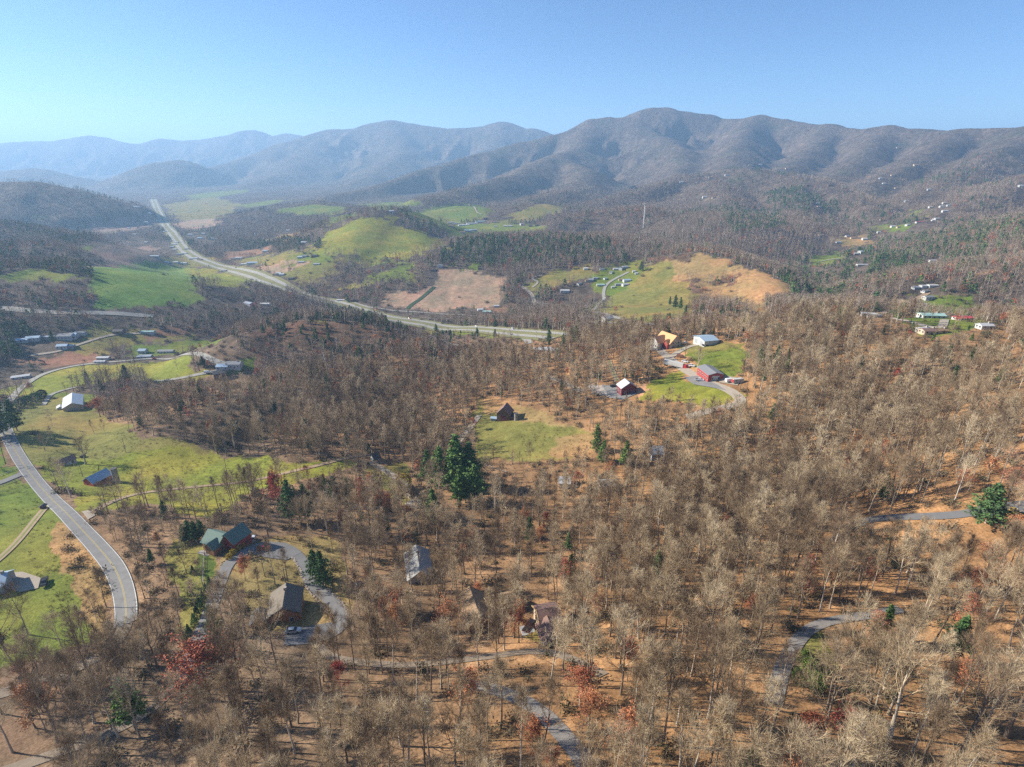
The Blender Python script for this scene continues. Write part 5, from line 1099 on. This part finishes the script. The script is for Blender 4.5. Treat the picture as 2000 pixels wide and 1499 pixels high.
for px, py, h, v, w_, lb in [(8,850,29,1,1.1,'tallest dark pine at left picture edge'),(34,842,23,0,1.2,'dark pine casting a big shadow beside the road'),(-14,855,27,1,1.2,'dark pine cut by the left picture edge'),
  (250,752,19,1,1.15,'broad dark pine above the curved field'),(174,755,14,0,1.1,'smaller dark pine left of the broad pine'),
  (1925,1022,15,1,1.75,'broad green pine beside the right hand drive'),(265,1425,17,2,1.2,'olive green pine among bare trees at lower left'),(632,1146,15,1,1.1,'dense green pine beside the steep drive'),(616,1128,12,1,1.2,'dark pine at the bend of the steep drive'),
  (570,1020,21,0,1.1,'tall dark green pine left of the brown hollow'),(600,1015,18,1,1.0,'dark green pine right of the tall pine'),(655,985,15,2,1.1,'small pine in the brown hollow'),(680,985,14,2,1.0,'slim pine right of the brown hollow'),
  (893,952,29,3,1.15,'tallest bright green pine left of the clearing'),(860,948,22,3,1.15,'bright green pine left of the tallest pine'),(918,952,25,0,1.4,'bright green pine right of the tallest pine'),(928,980,20,1,1.4,'shorter green pine below the clearing'),(836,940,18,4,1.15,'leftmost bright green pine of the pine clump'),(900,985,20,4,1.15,'green pine in front of the clump'),
  (847,1022,17,4,1.15,'light green pine below the small cottage'),(832,1005,12,1,1.0,'dark small pine beside the light green pine'),
  (1165,885,17,1,.9,'dark round pine at right end of the clearing'),(1178,905,13,4,1.1,'pale green pine below the dark round pine'),(1222,910,14,4,1.1,'pale green pine left of the silver roofed house'),
  (1110,1080+0,9,2,1.0,'small green pine in the central woods'),(1345,1000,9,2,1.1,'small yellow green pine in the right hand woods'),(1855,1300,14,2,1.1,'grey green pine among bare trees at right'),
  (1845,720,13,1,1.1,'round olive pine on the right hand skyline'),(1895,715,12,2,1.0,'thin pine near the right hand skyline'),(600,860,15,2,1.0,'green pine on the russet knoll'),(615,865,11,2,1.0,'lower green pine on the russet knoll'),
  (385,645,14,1,1.1,'round dark pine on the river flats'),(458,650,15,0,1.0,'tall dark pine on the river flats'),(105,672,16,0,.9,'dark pine beside the blue roofed homes'),(515,655,12,0,1,'dark pine left of the scrub knoll'),
  (852,650,12,0,1.2,'narrow pine beside the highway'),(932,660,12,0,1.2,'middle pine below the highway'),(967,662,11,0,1.2,'right pine below the highway'),(1072,672,15,1,1.0,'round dark pine at the highway end'),(1024,622,14,0,1.1,'tall dark pine below the tan field'),(1120,642,13,0,1.1,'dark pine in front of the white barn'),(1125,670,16,3,1.0,'bright green pine below the highway end'),(1100,682,14,1,1.0,'bright green pine beside the ramp woods'),
  (1318,603,17,1,1.0,'dark pine group member on the olive hill'),(1328,606,15,0,1.0,'second dark pine on the olive hill'),(1308,598,13,0,1.0,'small pine on the olive hill'),(1370,618,14,0,1.0,'pine at the foot of the golden hill'),(1338,620,12,2,1.0,'thin pine at the foot of the olive hill'),(1252,530,16,1,1.3,'dark pine above the hamlet'),
  (385,1060,10,0,1.2,'dark spruce in the clump left of the green roofed house'),(372,1058,10,1,1.2,'second dark spruce left of the green roofed house'),(396,1052,9,0,1.2,'right dark spruce beside the green roofed house'),(362,1062,9,0,1.2,'leftmost dark spruce of the clump')]:
    plant('pine', px, py, h, lb, v, w_)
for px, py, h, v, w_, lb in [(412,1370,19,0,1.3,'big spreading tree with orange red leaves at lower left'),(90,1430,15,1,1.0,'dull red leaved tree at lower left edge'),(915,1415,14,2,.8,'crimson tree in the bottom centre woods'),(196,815,15,0,1.2,'deep red tree beside the silver roofed barn'),(545,1010,20,1,.8,'tall pink red tree beside the dark pine'),
  (745,1200,12,0,1.3,'orange tree below the grey house'),(780,1205,10,1,1.2,'small orange tree right of the grey house'),(880,1235,11,0,1.2,'orange tree left of the tan log house'),(1015,1225,9,2,.9,'crimson tree between the two wood houses'),(1225,1330,11,2,.8,'faded red tree in the lower centre woods'),
  (1925,1120,10,0,1.2,'orange leaved tree below the right hand drive'),(1720,920,12,1,.8,'dark red tree high on the right slope'),(1100,1140,10,0,1.1,'faded orange tree in the central woods'),(1160,1085+60,9,1,1.1,'pale russet tree in the central woods'),(905,1110,9,1,1,'faded orange tree right of the grey house'),(1880,1235,10,1,1.1,'red leaved tree on the far right slope'),(480,1135,9,1,1.2,'pinkish shrubby tree inside the drive loop'),(1040,1480,9,1,1.2,'faded pink tree at the bottom centre')]:
    plant('red', px, py, h, lb, v, w_)
for px, py, h, v, w_, lb in [(167,907,19,2,1.2,'great spreading bare tree in the pasture'),(88,880,12,2,1.0,'bare tree above the low brown shed'),(206,850,11,0,.8,'small bare tree on the olive slope'),(537,1142,19,1,.8,'slender bare tree behind the weathered log house'),(1035,908,13,0,.8,'small bare tree in the golden clearing'),
  (1285,1065,25,2,1.0,'large pale spreading tree on the central slope'),(1738,1440,24,2,.9,'large pale spreading tree at lower right'),(1620,1130,25,2,1.0,'big pale tree left of the right hand drive'),(1965,1440,26,1,1.3,'tall pale trunk at the bottom right edge'),(1600,1450,22,0,1.1,'round pale tree at the bottom right'),(1870,1480,24,2,1.0,'wide pale tree near the bottom right corner'),
  (1660,1320,20,0,.9,'pale tree right of the lower gravel lane'),(10,1270,22,2,1.0,'dark spreading tree at left picture edge'),(55,1240,20,0,1.0,'dark bare tree in the grass at lower left'),(190,1215,13,0,.8,'small bare tree inside the road bend'),(985,1270,17,0,1.0,'bare tree in front of the tan log house'),(25,1470,21,0,1.0,'bare tree nearest the bottom left corner'),(112,1450,22,3,1.1,'tall bare tree right of the bottom left corner'),(175,1475,21,5,1.3,'bare tree between the corner and the lower lane'),(232,1440,23,6,1.0,'forking bare tree left of the olive green pine'),(138,1385,20,8,1.0,'bare tree above the red leaved corner tree'),(5,1395,19,3,1.1,'bare tree at the left edge below the lawn'),(75,1335,18,6,1.1,'bare tree at the lower edge of the lawn'),(180,1330,19,0,1.0,'bare tree below the road bend'),(240,1330,20,3,1.0,'bare tree right below the road bend'),(1160,790,14,0,.9,'bare tree at the upper edge of the clearing'),(124,757,5,2,1.2,'small bare tree in the curved field'),(152,747,6,2,1.2,'second small bare tree in the curved field'),(700,905,17,2,1,'pale bare tree at the end of the farm track')]:
    plant('bare', px, py, h, lb, v, w_)
for px, py, h in [(1580,1320,4.5),(1570,1300,4),(1592,1345,4),(1560,1335,3.5)]: plant('holly', px, py, h, 'light green bush beside the lower gravel lane', cat='bush', group='light green bushes by the gravel lane')
pq = at1(1925, 1035); keep_view(np.array((pq.x, pq.y)), 3, 7, 6); pq = at1(900, 960); keep_view(np.array((pq.x, pq.y)), 2, 12, 11)
# ------------------------------------------------------------------ the woods
def scatter(r0, r1, s0, grow=True, az=R(50)):
    P = []; r = r0
    while r < r1:
        s = s0(r); n = int(2 * az * r / s); a = -az + (np.arange(n) + rng.uniform(-.42, .42, n) + .5) * 2 * az / n; rr = r + rng.uniform(-.42, .42, n) * s
        P.append(np.c_[rr * np.sin(a), rr * np.cos(a)]); r += s
    return np.concatenate(P)
def spacing(r): return 5.0 if r < 900 else 5.0 + (r - 900) * .0052
P = scatter(48, 5600, spacing)
X, Y = P[:, 0].copy(), P[:, 1].copy(); c_, dens, isf = cover(X, Y); r = np.hypot(X, Y)
lowf = np.ones(len(X))
for Wp, h_, d_ in WL: m = inpoly(X, Y, Wp); lowf[m] = h_; dens[m] *= d_
ok = rng.uniform(0, 1, len(X)) < dens; ok &= r < 2700 * rng.uniform(.85, 1.15, len(X)); lowf = lowf[ok]
X, Y, r, isf = X[ok], Y[ok], r[ok], isf[ok]
ok = road_clear(X, Y); lowf = lowf[ok]; X, Y, r, isf = X[ok], Y[ok], r[ok], isf[ok]
ep = np.full(X.shape, .035) + .10 * sstep(.15, .5, fbm(X / 160 + 3, Y / 160, 3)) * (r > 450) + .28 * sstep(.12, .4, fbm(X / 300 + 8, Y / 300 + 1, 3)) * (r > 900)
rp = np.full(X.shape, .042) + .05 * sstep(.1, .4, fbm(X / 80 + 33, Y / 80, 3)) * (r < 900)
for Wp, e_, r_ in WS: m = inpoly(X, Y, Wp); ep[m] = e_; rp[m] = r_
# evergreens along the creeks shun the nearest slope
ep[(r < 330)] *= .5
u = rng.uniform(0, 1, len(X)); typ = np.where(u < ep, 1, np.where(u < ep + rp, 2, 0))
Z = ground(X, Y); PX, PY = world_pix(X, Y, Z)
hgt = (.78 + .34 * rng.beta(2, 2, len(X))) * (1 - .25 * isf) * (.9 + .25 * fbm(X / 120, Y / 120, 2)) * lowf * np.interp(r, [0, 200, 420, 900], [.98, .95, .84, .80])
# the near trees that show largest stand as single things
inview = (PX > -20) & (PX < 2020) & (PY < 1640) & (PY > 300)
LAND = [((100,1150),'the lower left field'),((60,1420),'the lower left road'),((240,1300),'the road bend'),((300,1130),'the roadside verge'),((420,1330),'the big orange tree'),((420,1200),'the conical evergreen row'),((560,1330),'the silver car'),((520,1120),'the drive loop'),
 ((680,1330),'the lower gravel lane'),((800,1120),'the grey house'),((920,1220),'the tan log house'),((1060,1230),'the house with tan trim'),((915,1400),'the crimson tree'),((1100,1440),'the bottom centre lane'),((1285,1060),'the large pale tree'),((1250,1330),'the faded red tree'),((1400,1300),'the shaded hollow'),
 ((1545,1300),'the lower right lane'),((1600,1450),'the round pale tree'),((1740,1400),'the lower right spreading tree'),((1900,1450),'the bottom right corner'),((1680,1100),'the dark bend of the drive'),((1850,1100),'the right hand drive'),((1850,1250),'the grey green pine'),((700,1480),'the bottom edge'),((300,1480),'the bottom left edge'),((1300,1480),'the bottom edge right of centre')]
order = np.argsort(r + 1e6 * ~inview); nb = 0; single = np.zeros(len(X), bool); HB = {'round': 'round crowned', 'slim': 'slender', 'broad': 'wide spreading'}
cnt = {0: 0, 1: 0, 2: 0}; cap = {0: 276, 1: 60, 2: 60}
def where_words(px, py):
    d = [((px - q[0][0]) ** 2 + ((py - q[0][1]) * 1.3) ** 2, q) for q in LAND]; q = min(d, key=lambda t: t[0])[1]
    dx = px - q[0][0]; dy = py - q[0][1]
    w_ = 'left of' if dx < -40 else ('right of' if dx > 40 else ('below' if dy > 0 else 'above')); return '%s %s' % (w_, q[1])
for i in order:
    t = int(typ[i]); 
    if r[i] > 420 or cnt[t] >= cap[t]: 
        if r[i] > 420: break
        continue
    cnt[t] += 1; single[i] = True; ww = where_words(PX[i], PY[i]); rz = rng.uniform(0, 6.28)
    if t == 0:
        k = int(rng.integers(0, 10)); s = hgt[i] * (1.08 if HABITS[k] != 'broad' else .95); w_ = s * rng.uniform(.85, 1.1)
        e = copy_thing('hardwood_tree', NEAR[k], ('trunk', 'crown'), (X[i], Y[i], Z[i] - .2), rz, (w_, w_, s), 'bare %s hardwood %s' % (HB[HABITS[k]], ww), 'tree', 'bare hardwoods on the near slope', R(rng.normal(0, 2.5)))
    elif t == 1:
        k = int(rng.integers(0, 3)); s = hgt[i] * .62; e = copy_thing('pine_tree', PINES[k], ('trunk', 'crown'), (X[i], Y[i], Z[i] - .2), rz, (s, s, s), 'green pine %s' % ww, 'tree', 'evergreens on the near slope')
    else:
        k = int(rng.integers(0, 3)); s = hgt[i] * .72; e = copy_thing('russet_tree', REDS[k], ('trunk', 'branches', 'leaves'), (X[i], Y[i], Z[i] - .2), rz, (s, s, s), 'russet leaved tree %s' % ww, 'tree', 'russet trees on the near slope')
    ALLTHINGS.append(e)
rest = ~single
def do(t, name, coll, bands, label, hs, sink=.3):
    m = rest & (typ == t); xs, ys, zs, rs, hh = X[m], Y[m], Z[m], r[m], hgt[m]; idx = np.zeros(len(xs), int); big = np.ones(len(xs))
    for lo, hi, a, b, sc in bands:
        q = (rs >= lo) & (rs < hi); idx[q] = rng.integers(a, b, q.sum()); big[q] = sc
    rot = np.c_[rng.normal(0, .03, (len(xs), 2)), rng.uniform(0, 6.28, len(xs))]; s = hh * hs * big; wsc = s * rng.uniform(.85, 1.15, len(xs)) * np.where(rs > 480, 1.3, 1.0); mass(name, coll, np.c_[xs, ys, zs - sink], idx, rot, np.c_[wsc, wsc, s], label)
    print(name, len(xs))
do(0, 'hardwood_forest', C_HW, [(0, 230, 0, 10, 1), (230, 480, 10, 15, 1.1), (480, 1500, 15, 19, 1.1), (1500, 9000, 19, 23, .95)], 'bare brown winter woods covering the slopes and mountains', 1.05)
do(1, 'evergreen_forest', C_PN, [(0, 700, 0, 3, .85), (700, 9000, 3, 6, 1.0)], 'dark green pines scattered through the bare woods', .95)
do(2, 'russet_forest', C_RD, [(0, 700, 0, 3, .95), (700, 9000, 3, 5, .9)], 'russet leaved trees scattered through the bare woods', .9)
# brush under and between the trees, dry grass on the banks
P = scatter(48, 1300, lambda r: 5.5 if r < 350 else 5.5 + (r - 350) * .012); X2, Y2 = P[:, 0], P[:, 1]; _, d2, f2 = cover(X2, Y2); n = fbm(X2 / 30 + 4, Y2 / 30, 3); r2 = np.hypot(X2, Y2)
scr = np.zeros(X2.shape, bool)
for W_, colr, dn, lo, hi in WF:
    if colr in (SCRUB, STRAW) or dn >= .1: scr |= inpoly(X2, Y2, W_)
ok = (rng.uniform(0, 1, len(X2)) < np.where(f2, np.where(scr, .5, .012), .48 + .5 * sstep(0, .3, n))) & road_clear(X2, Y2, .8)
X2, Y2, r2 = X2[ok], Y2[ok], r2[ok]; s = rng.uniform(.35, 1.0, len(X2)) * (1 + r2 / 1500); mass('undergrowth', C_BR, np.c_[X2, Y2, ground(X2, Y2) - .1], rng.integers(0, 4, len(X2)), np.c_[np.zeros((len(X2), 2)), rng.uniform(0, 6.28, len(X2))], np.c_[s, s, s], 'low brush and saplings under the trees'); print('brush', len(X2))
P = scatter(48, 420, lambda r: 1.9 if r < 260 else 3.0, az=R(46)); X3, Y3 = P[:, 0], P[:, 1]; _, d3, f3 = cover(X3, Y3); n = fbm(X3 / 12 + 4, Y3 / 12, 3)
ok = (rng.uniform(0, 1, len(X3)) < np.where(f3, .25 + .9 * sstep(-.1, .3, n), .15)) & road_clear(X3, Y3, .4); X3, Y3 = X3[ok], Y3[ok]; s = rng.uniform(.4, 1.1, len(X3)); mass('dry_grass', C_TF, np.c_[X3, Y3, ground(X3, Y3)], rng.integers(0, 3, len(X3)), np.c_[np.zeros((len(X3), 2)), rng.uniform(0, 6.28, len(X3))], np.c_[s, s, s], 'tufts of dry grass on banks and pasture'); print('tufts', len(X3))

# ------------------------------------------------------------------ labels that single each thing out
ORD = ['leftmost', 'second from left', 'third from left', 'fourth from left', 'fifth from left', 'sixth from left', 'seventh from left', 'eighth from left', 'ninth from left', 'tenth from left', 'eleventh from left', 'twelfth from left', 'thirteenth from left', 'fourteenth from left', 'fifteenth from left', 'sixteenth from left', 'seventeenth from left', 'eighteenth from left', 'nineteenth from left', 'twentieth from left']
same = {}
for e in ALLTHINGS: same.setdefault(e['label'], []).append(e)
for lb, es in same.items():
    if len(es) < 2: continue
    es.sort(key=lambda e: world_pix(e.location.x, e.location.y, e.location.z)[0])
    for i, e in enumerate(es): e['label'] = '%s, %s' % (lb, ORD[i] if i < len(es) - 1 and i < 20 else ('rightmost' if i == len(es) - 1 else 'one of the rightmost'))
print('things', len(ALLTHINGS), cnt)
